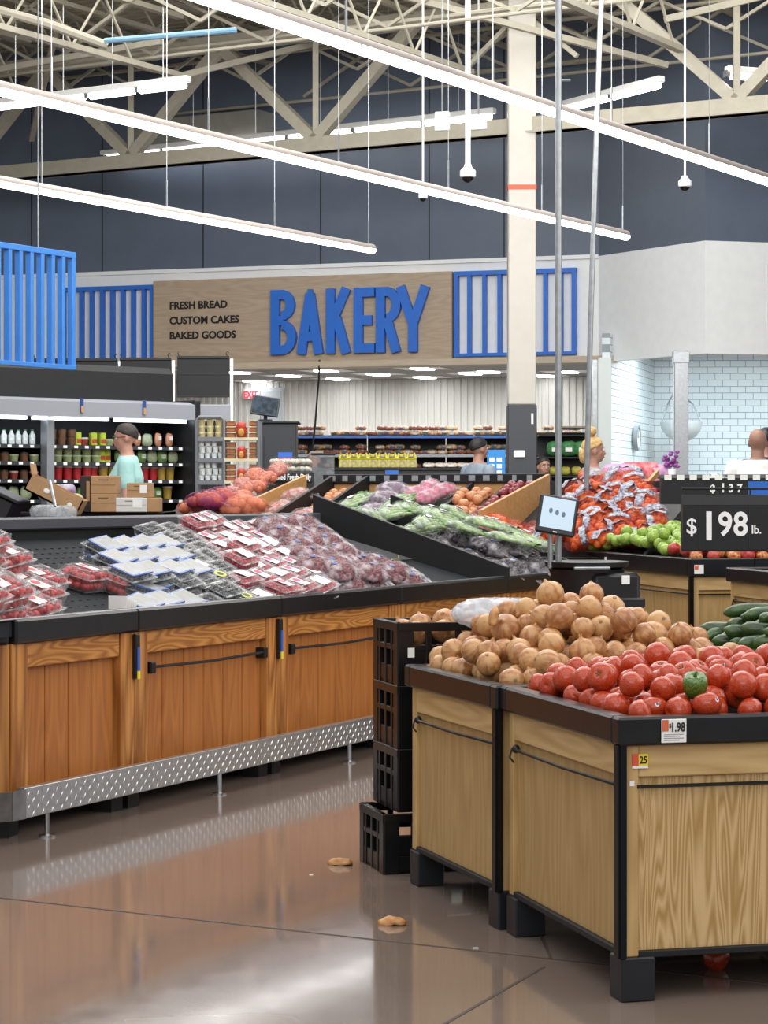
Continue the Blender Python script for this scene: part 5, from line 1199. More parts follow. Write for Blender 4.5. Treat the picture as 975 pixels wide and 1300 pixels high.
# orange pack, yellow-topped clamshells, green baskets
yb = mat('yellow_lid', '#d9cf2c', .4, var=.1)
def yc():
    return proto('yellow_topped_box', [('box', MB().bb(-.06, .06, -.06, .06, 0, .1, .01), mat('box_clearish', '#b3a86a', .3, var=.3, vscale=30), False), ('lid', MB().bb(-.063, .063, -.063, .063, .1, .12, .006), yb, False), ('handle', MB().tube([(-.05, 0, .11), (-.035, 0, .165), (0, 0, .14), (.035, 0, .17), (.05, 0, .11)], .012, 6), yb, True)])
ys = Stock([yc()])
YY = 26.5; py_ = YY/F; zy = EYE+(628-594)*py_
e = empty('low_display_counter', at(424, 628, YY), 0, 'low black counter carrying the yellow-topped boxes', 'counter'); e.location.z = 0; wl = 105*py_
s = MB(); s.bb(-.62, wl+1.2, -.1, .6, 0, zy-.03); s.build('body', casek, e); s = MB(); s.bb(-.64, wl+1.22, -.12, .62, zy-.03, zy, .004); s.build('counter_top', black, e); s = MB(); s.bb(wl*.62, wl*.78, -.13, -.12, zy-.12, zy-.03); s.build('blue_card', bluep, e)
for i in range(8):
    ys.put(TR((at(430, 628, YY).x+.06+i*.112, YY+.05, zy), R(rn.uniform(-4, 4))), 0, 'clear box with yellow lid and handle, %s from left' % ORD[i], 'box', 'yellow-topped boxes on the low counter')
for i in range(7):
    whiteb.put(Matrix.Translation((at(545, 628, YY).x+i*.13, YY+.08, zy)) @ TR((0, 0, 0), R(rn.uniform(-20, 20)), 0, 0, .75), 0, 'clear packed cake on the low counter right of the yellow boxes', 'cake', 'packed cakes on the low counter')
e = empty('clear_bin', at(398, 593, 24.5), 0, 'clear plastic bin left of the yellow-topped boxes', 'bin'); s = MB(); s.bb(-.02, .22, 0, .3, -.3, .13, .004); s.build('bin_walls', film('bin_clear', '#9da3a6', .25, .5, 6), e); s = MB(); s.bb(-.03, .23, -.01, .31, .13, .15, .003); s.build('rim', casek, e)
s = MB(); s.bb(-.03, .4, .0, .3, -1.5, -.3); s.build('base', casek, e)
# blue stand-up board
e = empty('blue_display_board', at(630, 628, 25), 0, 'bright blue printed board beside the man in grey', 'sign'); e.location.z = 0; z0 = EYE+(628-606)*25/F; z1_ = EYE+(628-571)*25/F
s = MB(); s.bb(-.1, .1, 0, .02, z0, z1_, .003); s.build('panel', mat('board_blue', '#2f86cf', .4), e); s = MB()
for j in range(3):
    for i in range(2): s.bb(-.075+i*.08, -.02+i*.08, -.004, 0, z0+.03+j*.07, z0+.075+j*.07)
s.build('white_print', paper, e); s = MB(); s.bb(-.03, .03, .0, .03, 0, z0); s.bb(-.15, .15, -.1, .15, 0, .02); s.build('stand', casek, e)
# shelving right of the column
e = empty('side_shelf', at(684, 628, 27.3), 0, 'dark shelving with green baskets right of the white column', 'shelf'); e.location.z = 0; p7 = 27.3/F; w7 = 62*p7
s = MB(); s.bb(0, w7, .3, .34, 0, 1.95); s.build('back_panel', casek, e)
for y in (552, 580, 604):
    s = MB(); s.bb(0, w7, 0, .3, EYE+(628-y)*p7-.02, EYE+(628-y)*p7, .003); s.build('shelf', casek, e)
s = MB(); s.bb(w7*.4, w7+.05, -.05, .3, EYE+(628-541)*p7-.02, EYE+(628-541)*p7); s.build('shelf', mat('shelf_beige', '#8b8270', .5), e)
bk = Stock([proto('green_mesh_bag', [('bag', pouch(.2, .18, .14, 3), mat('mesh_green', '#3f7f4a', .6, var=.4, vscale=60), 'all'), ('label', MB().bb(-.04, .04, -.078, -.07, .05, .1), paper, False)])])
for i in range(3): bk.put(TR((at(704+i*17, 628, 27.4).x, 27.35, EYE+(628-579)*p7)), 0, 'green mesh bag on the dark shelving right of the column, %s from left' % ORD[i], 'bag', 'green mesh bags')
yp = Stock([proto('yellow_pack', [('pack', pouch(.12, .1, .08, 5), mat('yellow_pack', '#b8b04a', .5, var=.2), 'all')])])
for i in range(4): yp.put(TR((at(690+i*14, 628, 27.4).x, 27.2+.2, EYE+(628-603)*p7)), 0, 'yellow pack on the lower dark shelving right of the column', 'pack', 'yellow packs right of the column')

# ------------------------------------------------------------------ centre island: sloping bins behind the counter
IO = Vector((-1.07, 15.3, 0)); IR = math.atan2(-.42, .906); IM = Matrix.Translation(IO) @ Matrix.Rotation(IR, 4, 'Z')
IZ = .80; ISL = .35; ID = 1.2
def isl(t, d, h=0, rz=0, rx=0, ry=0, s=1, flat=False):
    return IM @ Matrix.Translation((t, d, IZ+ISL*d)) @ (Matrix() if flat else Matrix.Rotation(math.atan(ISL), 4, 'X')) @ Matrix.Translation((0, 0, h)) @ TR((0, 0, 0), rz, rx, ry, s)
e = empty('island_display', IO, IR, 'long sloping produce island behind the oak berry counter, with tan dividers', 'display shelf'); IL = 2.95
tan = wood('tan_board', '#d3a268', '#bb8a50', 'x', 16, .7, rough=.5)
s = MB(); s.prism([(0, 0), (0, IZ-.02), (ID, IZ+ISL*ID-.02), (ID, 0)], -.9, IL, 'yz'); s.build('body', blackm, e)
s = MB(); s.bb(-.9, IL, -.03, .02, IZ-.09, IZ+.01, .004); s.build('front_bumper', trimm, e)
s = MB(); s.bb(1.9, IL, -.02, 0, .12, IZ-.09); s.build('front_panel', lt, e)
for t_, hi_, m_, nmx in ((0.0, .28, tan, 'tan_divider'), (1.86, .3, tan, 'tan_divider'), (IL, .03, blackm, 'black_divider'), (.22, .18, blackm, 'black_divider'), (.5, .16, blackm, 'black_divider'), (.95, .05, blackm, 'black_divider'), (1.3, .09, blackm, 'black_divider'), (1.58, .09, blackm, 'black_divider')):
    s = MB(); s.prism([(-.02, IZ-.05), (-.02, IZ+hi_), (ID, IZ+ISL*ID+(.12 if hi_ > .1 else .07)), (ID, IZ)], t_-.012, t_+.012, 'yz'); s.build(nmx, m_, e)
s = MB(); s.bb(.15, 1.84, ID-.02, ID+.12, IZ+ISL*ID+.06, IZ+ISL*ID+.125, .004); r_ = s.build('price_rail', mat('rail_black', '#1b1c20', .4), e)
s = MB()
for i in range(15): s.bb(.2+i*.108, .23+i*.108+rn.uniform(0, .02), ID-.024, ID-.02, IZ+ISL*ID+.075, IZ+ISL*ID+.115)
s.build('price_tags', mat('tag_grey_white', '#989da1', .5), r_)
s = MB(); s.bb(.15, 1.84, ID, ID+.02, IZ, IZ+ISL*ID+.06); s.build('back_board', tan, e)
# round fruit helper
def fruit(name, col, var2, r_, stem=True, dimple=.14):
    ob = bpy.data.objects.new(name, None); C.objects.link(ob); s = MB()
    prof = [(.01, -.82), (.3, -.92), (.62, -.8), (.86, -.45), (.98, 0), (.96, .35), (.8, .68), (.52, .86), (.28, .86), (.1, .76), (.01, .7)]
    s.lathe(prof, 14); s.build('fruit', mat(name+'_skin'+col[1:], col, .3, var=.1, vscale=3, var2=var2, coat=.15), ob, 'all')
    if stem: s = MB(); s.tube([(0, 0, .7), (.05, .03, 1.02)], .04, 5); s.build('stem', mat('stem_brown', '#5b452c', .7), ob)
    return ob
green = Stock([fruit('green_apple', '#7fa336', '#a3bf55', 1)]); red = Stock([fruit('red_apple', '#b83a2e', '#d7a05a', 1), fruit('red_apple', '#c4483a', '#c95a48', 1), fruit('red_apple', '#a8262c', '#bf4a3a', 1)])
peach = Stock([fruit('peach', '#cf7f54', '#d9a070', 1, False)]); plum = Stock([fruit('plum', '#7d2a34', '#a0404a', 1, False)])
# left heap of pink netted onions, beyond the first divider
pinkn = Stock([bag('onion_net_bag', (.24, .16, .1), .024, mat('pink_onion', '#bd6a5a', .4, var=.3, vscale=12, var2='#d9a08a'), film('pink_net', '#d98a86', .1, .5, 40), 31, False), bag('onion_net_bag', (.24, .16, .1), .026, mat('orange_onion', '#cf7448', .4, var=.3, vscale=12), film('pink_net', '#d98a86'), 33, False)])
for i in range(10):
    d_ = .35+(i % 5)*.19; t_ = -.14-(i//5)*.2
    pinkn.put(isl(t_, d_, .15-.04*(i//5), R(90+rn.uniform(-25, 25)), R(rn.uniform(-10, 10))), None, 'pink netted bag of small onions left of the tan divider', 'onions', 'netted pink onions')
def fill(stock, t0, t1, d0, d1, r_, label, cat, group, layers=1, jit=.3, n=None):
    t = t0+r_; k = 0
    while t < t1-r_*.5:
        d_ = d0+r_
        while d_ < d1:
            for L in range(layers if rn.random() < .8 else 1):
                m_ = isl(t+rn.uniform(-jit, jit)*r_, d_+rn.uniform(-jit, jit)*r_, r_*.9+L*r_*1.5) @ Matrix.Rotation(rn.uniform(0, 6), 4, 'Z') @ Matrix.Rotation(rn.uniform(0, 1.8), 4, 'X') @ Matrix.Diagonal((r_, r_, r_, 1))
                stock.put(m_, None, label, cat, group)
            d_ += r_*2.0
        t += r_*2.0
fill(peach, .26, .48, .55, 1.1, .036, 'orange peach in the narrow bin left of the celery', 'peach', 'peaches in the narrow bin', 1)
pinkbag = Stock([bag('mixed_fruit_bag', (.24, .18, .12), .034, mat('mixed_fruit', '#c98a5a', .35, var=.4, vscale=7, var2='#c9505a'), film('mixed_film', '#eedfe0', .12, .5, 20), 40+k, False) for k in range(2)])
for k, (t_, d_) in enumerate(((.12, .35), (.12, .6), (.12, .85), (.35, .3), (.38, .45), (.6, .32))): pinkbag.put(isl(t_, d_, .03, R(60+rn.uniform(-30, 30))), None, 'clear bag of mixed peaches and apples in front of the black dividers', 'fruit', 'bags of mixed fruit')
purp = Stock([bag('purple_cabbage_bag', (.24, .18, .11), .03, mat('purple_veg', '#5f3a58', .35, var=.4, vscale=10), film('purple_film', '#e8e0ea', .15, .55, 18), 50, False)])
cel2 = Stock([celery(60+k) for k in range(2)])
for k, (t_, d_, h_) in enumerate(((.62, .75, .06), (.68, .5, .05), (1.0, .62, .1), (1.05, .4, .1), (1.15, .25, .1))): cel2.put(isl(t_, d_, h_, R(60+rn.uniform(-20, 20)), 0, 0, 1.0), None, 'bag of green celery on the centre island, %s from left' % ORD[k], 'celery', 'celery bags on the centre island')
for k, (t_, d_) in enumerate(((.82, .8), (.85, .55), (.8, .98))): purp.put(isl(t_, d_, .04, R(rn.uniform(0, 90))), 0, 'bag of dark purple vegetables on the island, %s' % ('middle', 'front', 'back')[k], 'vegetables', 'purple vegetable bags')
pk2 = Stock([bag('pink_radish_bag', (.2, .15, .1), .024, mat('radish', '#c9587a', .35, var=.3, vscale=14), film('pink_film2', '#f0dfe6', .15, .5, 20), 52, False)])
for k, (t_, d_) in enumerate(((1.0, .92), (1.12, .85), (1.18, .98), (1.05, 1.05))): pk2.put(isl(t_, d_, .04, R(rn.uniform(0, 90))), 0, 'bag of pink radishes near the price rail of the island', 'vegetables', 'pink radish bags')
fill(peach, 1.33, 1.57, .45, 1.0, .038, 'orange peach in the bin left of the red plums', 'peach', 'peaches in the wide bin', 2)
fill(plum, 1.6, 1.84, .45, 1.1, .034, 'dark red plum beside the tan divider', 'plum', 'plums beside the divider', 2)
# clementine heap
orm = mat('clementine', '#d8571f', .35, var=.15, vscale=10, var2='#e87a2c', bump=.2, bscale=200)
def clem(seed):
    rn2 = random.Random(seed); o = bpy.data.objects.new('clementine_bag', None); C.objects.link(o); s = MB()
    for i in range(15):
        a = rn2.uniform(0, 6.283); q = math.sqrt(rn2.random()); s.ball((q*math.cos(a)*.085, q*math.sin(a)*.055, .03+.045*(1-q*q)*rn2.uniform(.6, 1)), .026, 10, 7)
    s.build('clementines', orm, o, 'all')
    s = MB(); s.ball((0, 0, .05), (.12, .088, .058), 18, 10, lambda d: 1+.08*noise.noise(d*3+Vector((seed, 0, 0)))); s.build('net', film('orange_net', '#e0441e', .1, .42, 70, .4), o, 'all')
    s = MB(); w_ = .022+.008*(seed % 2); vs = []; n = 10
    for i in range(n+1):
        a = R(-75+150*i/n); y = .094*math.sin(a); z = .05+.066*math.cos(a)
        for x in (-w_, w_): vs.append((x+.03, y, z+.006*math.sin(i*2.1)))
    s.add(vs, [(2*i, 2*i+1, 2*i+3, 2*i+2) for i in range(n)]); s.build('label_band', mat('clem_band', '#1b1d3c', .35, var=.0, vscale=60, var2='#b9bbca'), o, 'all')
    return o
MATS_b = None
cl = Stock([clem(k) for k in range(4)])
P = []; idx = 0
for j in range(10):
    for i in range(8):
        t_ = 1.96+i*.145+(j % 2)*.07; d_ = .08+j*.12; hump = .055*math.exp(-((t_-2.4)/.5)**2)
        if t_ > 3.12-.5*d_ or t_ > IL-.04 or (t_ < 2.12 and j > 1): continue
        cl.put(isl(t_+rn.uniform(-.02, .02), d_+rn.uniform(-.02, .02), .005+hump+rn.uniform(0, .03), rn.uniform(0, 6.28), R(rn.uniform(-25, 25)), R(rn.uniform(-20, 20)), 1.0), None, 'netted bag of clementines, %s row from the front of the heap' % ORD[j], 'clementines', 'clementine bags, %s row' % ORD[j])
# mesh bags with the smiling-fruit style label left of the screen
ob_ = Stock([bag('orange_net_bag', (.22, .17, .11), .034, orm, film('red_net', '#d8402a', .15, .5, 60, .4), 71, False)])
for k, (t_, d_) in enumerate(((1.95, .04), (2.12, .0), (2.02, .16))):
    ob_.put(isl(t_-.12, d_, .12, R(rn.uniform(-30, 30))), 0, 'net bag of oranges just left of the tablet, %s' % ('left', 'right', 'rear')[k], 'oranges', 'orange net bags')
s = MB(); s.box((0, 0, 0), (.11, .012, .07), .004); o = s.build('orange_bag_tag', mat('tag_lime_orange', '#d9b04a', .5, var=.1, vscale=20, var2='#8fae4a')); place(o, isl(1.82, .02, .2, 0, R(-20))); tag(o, 'yellow and green paper label on the orange net bags', 'label')

# ------------------------------------------------------------------ apple table
AO = (1.705, 12.62); AR = R(13); AM = Matrix.Translation((*AO, 0)) @ Matrix.Rotation(AR, 4, 'Z'); AZ = EYE-(709-HOR)*12.62/F
at_ = table('produce_table', AO, AR, .34, 1.95, 'light oak apple table with black rim behind the cucumbers', left='boards', front='plain', rim_z=AZ, trim_h=.1)
AW = 1.1
a2 = empty('apple_bin', AM @ Vector((.36, -.0, 0)), AR, 'black-rimmed bin continuing right from the apple table', 'table'); s = MB(); s.bb(0, AW, 0, 1.66, .1, AZ-.1); s.build('body', blackm, a2); s = MB(); s.bb(0, AW, -.02, 0, AZ-.1, AZ, .004); s.bb(0, AW, 0, 1.66, AZ-.1, AZ-.03); s.build('rim', trimm, a2)
a3 = table('produce_table', (2.02, 11.35), R(13), 1.0, .8, 'light oak table at the right edge in front of the apples', left='boards', front='plain', rim_z=EYE-(727-HOR)*11.3/F, trim_h=.075)
e = empty('apple_price_card', AM @ Vector((.02, -.024, AZ-.085)), AR, 'white and orange price card on the rim below the red apples', 'price card')
s = MB(); s.bb(-.02, .035, -.003, 0, 0, .05); s.build('card', paper, e); s = MB(); s.bb(-.018, .004, -.0045, -.003, .025, .048); s.build('orange_corner', mat('card_orange', '#dd6a45', .5), e)
s = MB(); s.bb(0, .03, -.003, 0, 0, .06); o = s.build('rim_tag', paper); place(o, AM @ Matrix.Translation((-.022, 1.45, AZ-.09)) @ Matrix.Rotation(R(-90), 4, 'Z')); tag(o, 'small white tag on the far left rim of the apple table', 'tag')
atg = lambda x, y: AZ+.035+.2*bump_(x, y, .45, 1.1, .5, .75)+.03*min(1, y/.2)
P = settle(AM, .0, 1.1, .45, 1.93, lambda x, y: max(AZ-.03, atg(x, y)-.12), lambda x, y: atg(x, y)+.035, (.034, .04), 270, 15, 30)
lb = zone_label(P, AM, 'green apple')
for (x, y, z, r), l in zip(P, lb): green.put(AM @ rotM(rn, (x, y, z), r), None, l, 'apple', 'green apples')
P = settle(AM, .0, 1.2, .0, .45, lambda x, y: AZ-.03+.1*y, lambda x, y: AZ+.10+.1*y, (.036, .042), 120, 16, 30)
lb = zone_label(P, AM, 'red apple')
for (x, y, z, r), l in zip(P, lb): red.put(AM @ rotM(rn, (x, y, z), r), None, l, 'apple', 'red apples')

# ------------------------------------------------------------------ price signs
def pricesign(name, px0, px1, py0, py1, Y, label):
    a, b = at(px0, py1, Y), at(px1, py0, Y); e = empty(name, (a.x, Y, a.z), 0, label, 'price sign'); w_, h_ = b.x-a.x, b.z-a.z
    s = MB(); s.prism([(-.03, 0), (.03, 0), (.03, h_*.85), (.01, h_), (-.035, h_), (-.05, h_*.82)], 0, w_, 'yz'); s.build('casing', blackm, e); return e, w_, h_
Y1 = 11.4
e, w_, h_ = pricesign('price_sign', 865, 1010, 628, 700, Y1, 'large black price sign reading $1.98 lb above the red apples')
s = MB(); s.prism([(-.052, .01), (-.042, .0), (-.045, h_*.8), (-.054, h_*.8)], .0, w_, 'yz'); s.build('face_plate', black, e)
fp = lambda px: (px-865)*Y1/F
wl_ = emit('sign_white', '#e6eaec', .0)
for tx, cx, sz, zz, sx in (('$', 876, .11, .09, .95), ('1', 898, .2, .06, 1.0), ('9', 918.5, .165, .082, .9), ('8', 938, .165, .082, .9)):
    text(tx, sz, Matrix.Translation((fp(cx), -.056, zz)) @ FACE, whitep, 'lettering', e, .002, .0012 if tx == '$' else .0035, sx)
text('lb.', .06, Matrix.Translation((fp(958), -.056, .09)) @ FACE, whitep, 'lettering', e, .002, .001, .9)
s = MB()
for px in (886, 949): s.bb(fp(px)-.001, fp(px)+.001, -.057, -.05, .02, h_*.8)
s.build('digit_dividers', mat('divider_grey', '#2c2e33', .5), e)
s = MB(); s.tube([(0, -.01, h_+.03), (w_, -.01, h_+.03)], .006, 6); s.tube([(.02, -.01, h_), (.02, -.01, h_+.03)], .005, 5); s.tube([(w_*.6, -.01, h_), (w_*.6, -.01, h_+.03)], .005, 5); s.build('top_wire', blkwire, e)
s = MB(); s.tube([(w_+.05, 0, h_), (w_+.05, 0, -e.location.z+.0)], .015, 8); s.tube([(w_-.02, 0, h_*.5), (w_+.05, 0, h_*.5)], .012, 8); s.build('pole', blkwire, e)
Y2 = 13.5
e, w_, h_ = pricesign('price_sign', 838, 1010, 607, 640, Y2+.6, 'smaller black price sign reading $1.37, behind the large one')
fp = lambda px: (px-838)*(Y2+.6)/F
s = MB(); s.bb(0, w_, -.056, -.05, 0.0, h_); s.build('face_plate', black, e)
for tx, cx, sz in (('$', 903, .062), ('1', 916, .075), ('3', 926, .068), ('7', 937, .068)): text(tx, sz, Matrix.Translation((fp(cx), -.062, .075)) @ FACE, whitep, 'lettering', e, .002, .0025, .9)
s = MB(); s.bb(fp(948), fp(1000), -.06, -.056, .04, .14); s.build('blue_card', bluep, e)
s = MB()
for k in range(9): s.bb(fp(842+k*16), fp(851+k*16), -.058, -.054, h_-.012, h_+.02)
s.build('white_tags', paper, e)
s = MB(); s.tube([(w_*.3, 0, 0), (w_*.3, 0, -e.location.z)], .02, 8); s.tube([(w_+.1, 0, h_), (w_+.1, 0, -e.location.z)], .02, 8); s.build('pole', blkwire, e)

# ------------------------------------------------------------------ right-hand island behind the clementines
DO = at(775, 628, 17.2); DM = Matrix.Translation((DO.x, DO.y, 0)) @ Matrix.Rotation(IR, 4, 'Z')
def dpt(t, d, h=0, rz=0, s=1): return DM @ Matrix.Translation((t, d, .86+.4*d)) @ Matrix.Rotation(math.atan(.4), 4, 'X') @ Matrix.Translation((0, 0, h)) @ TR((0, 0, 0), rz, 0, 0, s)
e = empty('rear_island_display', (DO.x, DO.y, 0), IR, 'sloping island behind the clementines with tan side board and black ledge', 'display shelf')
s = MB(); s.prism([(0, 0), (0, .84), (1.1, .84+.44), (1.1, 0)], -.6, 1.5, 'yz'); s.build('body', blackm, e)
s = MB(); s.prism([(-.02, .8), (-.02, .98), (1.1, 1.4), (1.1, .8)], -.0, .025, 'yz'); s.build('tan_divider', tan, e)
s = MB(); s.prism([(-.02, .8), (-.02, .95), (1.1, 1.34), (1.1, .8)], .42, .445, 'yz'); s.build('black_divider', blackm, e)
s = MB(); s.prism([(1.0, 1.26), (1.0, 1.30), (1.12, 1.36), (1.25, 1.36), (1.25, 1.26)], .0, 1.5, 'yz'); s.build('top_ledge', blackm, e)
s = MB()
for k in range(7): s.bb(.1+k*.2, .2+k*.2, 1.0-.004, 1.0, 1.26, 1.30)
s.build('price_tags', mat('tag_grey_white', '#c9cdd0'), e)
s = MB(); s.bb(.24, .27, -.05, -.02, .0, 1.30); s.bb(.24, .9, -.05, -.02, 1.25, 1.30); s.build('front_post', blackm, e)
rd = Stock([fruit('red_onion', '#6a2038', '#9a4a5a', 1, False)])
for k in range(40):
    t_ = .08+(k % 5)*.075; d_ = .25+(k//5)*.095; rd.put(dpt(t_+rn.uniform(-.01, .01), d_, .04+.03*(k % 2)) @ Matrix.Rotation(rn.uniform(0, 3), 4, 'X') @ Matrix.Diagonal((.036, .036, .036, 1)), 0, 'dark red onion in the bin behind the clementines', 'onion', 'red onions')
wb = Stock([bag('garlic_bag', (.18, .13, .09), .022, mat('garlic', '#d9d2c6', .5, var=.1), film('garlic_film', '#dfe9fa', .2, .6, 18), 81, True)])
for k in range(16): wb.put(dpt(.52+(k % 3)*.13, .12+(k//3)*.17, .03, R(rn.uniform(-60, 60))), 0, 'clear bag of white garlic beside the smaller price sign', 'garlic', 'bags of garlic')
# bright bags far right behind the island
pb_ = Stock([proto('bright_bag', [('bag', pouch(.26, .2, .16, 3), mat('bag_red', '#c8403a', .4, var=.1, vscale=14, var2='#d98a94'), 'all')]), proto('bright_bag', [('bag', pouch(.26, .18, .16, 8), mat('bag_lilac', '#a889c4', .4, var=.1, vscale=14, var2='#d9a0b4'), 'all')])])
e = empty('rear_counter', at(778, 628, 23), 0, 'low counter behind the woman carrying bright bags', 'counter'); e.location.z = 0
s = MB(); s.bb(-.3, 1.1, 0, .5, 0, EYE+(628-608)*23/F-.03); s.build('body', casek, e); s = MB(); s.bb(-.32, 1.12, -.02, .52, EYE+(628-608)*23/F-.03, EYE+(628-608)*23/F); s.build('counter_top', mat('counter_pale', '#b9b3aa', .5), e)
for k in range(9):
    z_ = EYE+(628-608)*23/F
    pb_.put(TR((at(779+k*7.5, 628, 23.1).x, 23.1+(k % 2)*.15, z_-.01), R(rn.uniform(-30, 30)), 0, 0, .9), 0 if 2 < k < 7 else 1, ('red and pink' if 2 < k < 7 else 'lilac and pink')+' bag on the low counter right of the woman', 'bag', 'red bags behind the island' if 2 < k < 7 else 'lilac bags behind the island')
pl = empty('purple_orchid', at(852, 608, 23.1), 0, 'purple flowering potted plant left of the steel post', 'plant')
s = MB(); s.lathe([(.04, 0), (.055, .09), (.055, .1)], 12); s.build('pot', whitep, pl, True)
s = MB()
for k in range(26): s.ball((rn.uniform(-.07, .07), rn.uniform(-.06, .06), .12+rn.uniform(0, .16)), (.025, .02, .018), 6, 4)
s.build('flowers', mat('orchid_purple', '#8a3f8c', .5, var=.2), pl, 'all')

# ------------------------------------------------------------------ weighing station with tablet and steel pole
WY = 11.3; wp_ = lambda px: (px-CX)*WY/F; wz_ = lambda y: EYE-(y-HOR)*WY/F
e = empty('weighing_station', (wp_(745), WY, 0), R(10), 'black plastic produce weighing stand behind the onions', 'weighing stand')
s = MB(); s.lathe([(.16, 0), (.17, .05), (.18, wz_(728)), (.19, wz_(722))], 24); s.bb(-.02, .22, -.2, .1, .1, wz_(726), .02); s.build('cabinet', black, e, True)
s = MB(); s.lathe([(.17, wz_(722)), (.205, wz_(719)), (.21, wz_(713)), (.19, wz_(712)), (.16, wz_(716))], 28); s.build('platter', black, e, True)
s = MB(); s.bb(-.12, .06, -.22, -.19, wz_(721), wz_(718), .003); s.build('tray_edge', galv, e)
s = MB(); s.bb(.12, .16, -.208, -.2, wz_(740), wz_(729), .001); s.build('label', paper, e)
s = MB(); s.bb(-.1, .24, -.21, -.12, wz_(770), wz_(757), .01); s.build('front_ledge', black, e)
px_ = wp_(708)
s = MB(); s.tube([(px_, WY-.05, 0), (px_, WY-.05, 7.2)], .016, 12); o = s.build('steel_pole', galv, None, True); tag(o, 'thick galvanised steel pole beside the tablet, reaching the ceiling', 'pole')
s = MB(); s.tube([(px_-.004, WY-.04, wz_(104)), (px_+.06, WY-.04, wz_(104))], .006, 5); tag(s.build('pole_clamp', galv), 'small clamp on the thick steel pole', 'clamp')
e = empty('tablet_display', (wp_(697), WY-.09, wz_(720)), 0, 'black tablet with pale lit screen tilted on a short steel post', 'tablet')
s = MB(); s.tube([(0, 0, 0), (0, 0, wz_(676)-wz_(720))], .013, 10); s.build('post', galv, e, True)
Mt = Matrix.Translation((wp_(705)-wp_(697), -.03, wz_(654.5)-wz_(720))) @ Matrix.Rotation(R(10), 4, 'Y') @ Matrix.Rotation(R(-16), 4, 'X')
s = MB(); s.T = Mt; s.box((0, 0, 0), (.195, .02, .195), .008); s.build('casing', black, e)
s = MB(); s.T = Mt; s.box((0, -.0105, .008), (.16, .002, .155)); s.build('screen', emit('tablet_glow', '#a9bccb', .45), e)
s = MB(); s.T = Mt
for k in range(3): s.ball((-.035+k*.032, -.012, .018-k*.005), (.009, .001, .014), 8, 6)
s.build('screen_icons', mat('icon_grey', '#5f7180', .5), e)
s = MB(); s.T = Mt; s.box((0, -.011, -.086), (.02, .002, .006)); s.build('home_button', steel, e)

# ------------------------------------------------------------------ boxes and bins behind the left counter
BX = 13.2; bp_ = BX/F
e = empty('backroom_table', at(0, 628, BX+.1), 0, 'dark purple-fronted bin row behind the left counter holding the cardboard boxes', 'bin'); e.location.z = 0
zb0 = EYE-(650-HOR)*bp_
s = MB(); s.bb(-.6, .95, 0, .8, 0, zb0-.0, .004); s.build('body', mat('dark_purple', '#3a2342', .5), e); s = MB(); s.bb(-.6, .95, -.01, .8, zb0-.02, zb0, .003); s.build('top', blackm, e)
def box(px0, px1, py0, py1, Y, dep, label, rz=0, m=card, kind='cardboard_box', tape=True, lblm=None):
    a, b = at(px0, py1, Y), at(px1, py0, Y); w_, h_ = b.x-a.x, b.z-a.z; e = empty(kind, (a.x, Y, a.z), rz, label, 'box')
    s = MB(); s.bb(0, w_, 0, dep, 0, h_, .003); s.build('carton', m, e)
    if tape: s = MB(); s.bb(0, w_, -.0015, 0, h_*.49, h_*.5); s.bb(w_*.3, w_*.7, -.0015, 0, h_*.75, h_*.8); s.build('print', mat('box_print', '#6e5238', .6), e)
    if lblm: s = MB(); s.bb(w_*.55, w_*.85, -.002, 0, h_*.3, h_*.85); s.build('shipping_label', lblm, e)
    return e
box(115, 147, 627, 650, BX, .25, 'lower tan cardboard box of the stack of two')
box(115, 147, 604, 627, BX, .25, 'upper tan cardboard box of the stack of two')
box(102, 116, 604, 650, BX+.02, .25, 'dark narrow box left of the stacked cardboard boxes', m=mat('box_dark_brown', '#2d2320', .7), tape=False, lblm=card)  # carton in one plain dark brown
box(147, 186, 632, 650, BX, .2, 'white box with a printed label in front of the man', m=mat('white_card', '#d6d4d0', .6), lblm=paper)
box(186, 202, 632, 650, BX+.02, .2, 'plain tan box right of the white box', tape=False)
box(161, 191, 613, 631.5, BX+.02, .2, 'small tan box with white label on top of the white box', lblm=paper)
# tilted carton with bags
e = empty('open_carton', at(34, 613, BX-.35), 0, 'open tilted tan carton spilling white and purple bags', 'box')
Mt = Matrix.Rotation(R(27), 4, 'Y')
s = MB(); s.T = Mt; s.bb(0, .33, 0, .01, -.04, .055); s.bb(0, .33, .2, .21, -.04, .055); s.bb(0, .33, 0, .21, -.04, -.03); s.bb(0, .008, 0, .21, -.04, .055); s.bb(.322, .33, 0, .21, -.04, .055); s.build('carton', card, e)
s = MB(); s.T = Mt @ Matrix.Translation((0, 0, .055)) @ Matrix.Rotation(R(-35), 4, 'Y'); s.bb(-.0, .004, 0, .21, 0, .06); s.build('flap', card, e)
s = MB(); s.T = Mt; s.ball((.12, -.002, .01), (.018, .002, .014), 10, 6); s.ball((.27, -.002, .0), (.014, .002, .012), 10, 6); s.build('printed_mark', paper, e)
sb = Stock([proto('spinach_bag', [('bag', pouch(.17, .12, .12, 5), mat('bag_white_purple', '#c9c3cc', .3, var=.1, vscale=9, var2='#6d3f86'), 'all')]), proto('spinach_bag', [('bag', pouch(.17, .12, .1, 9), mat('bag_white_yellow', '#d5d3cf', .3, var=.1, vscale=9, var2='#b7b15c'), 'all')])])
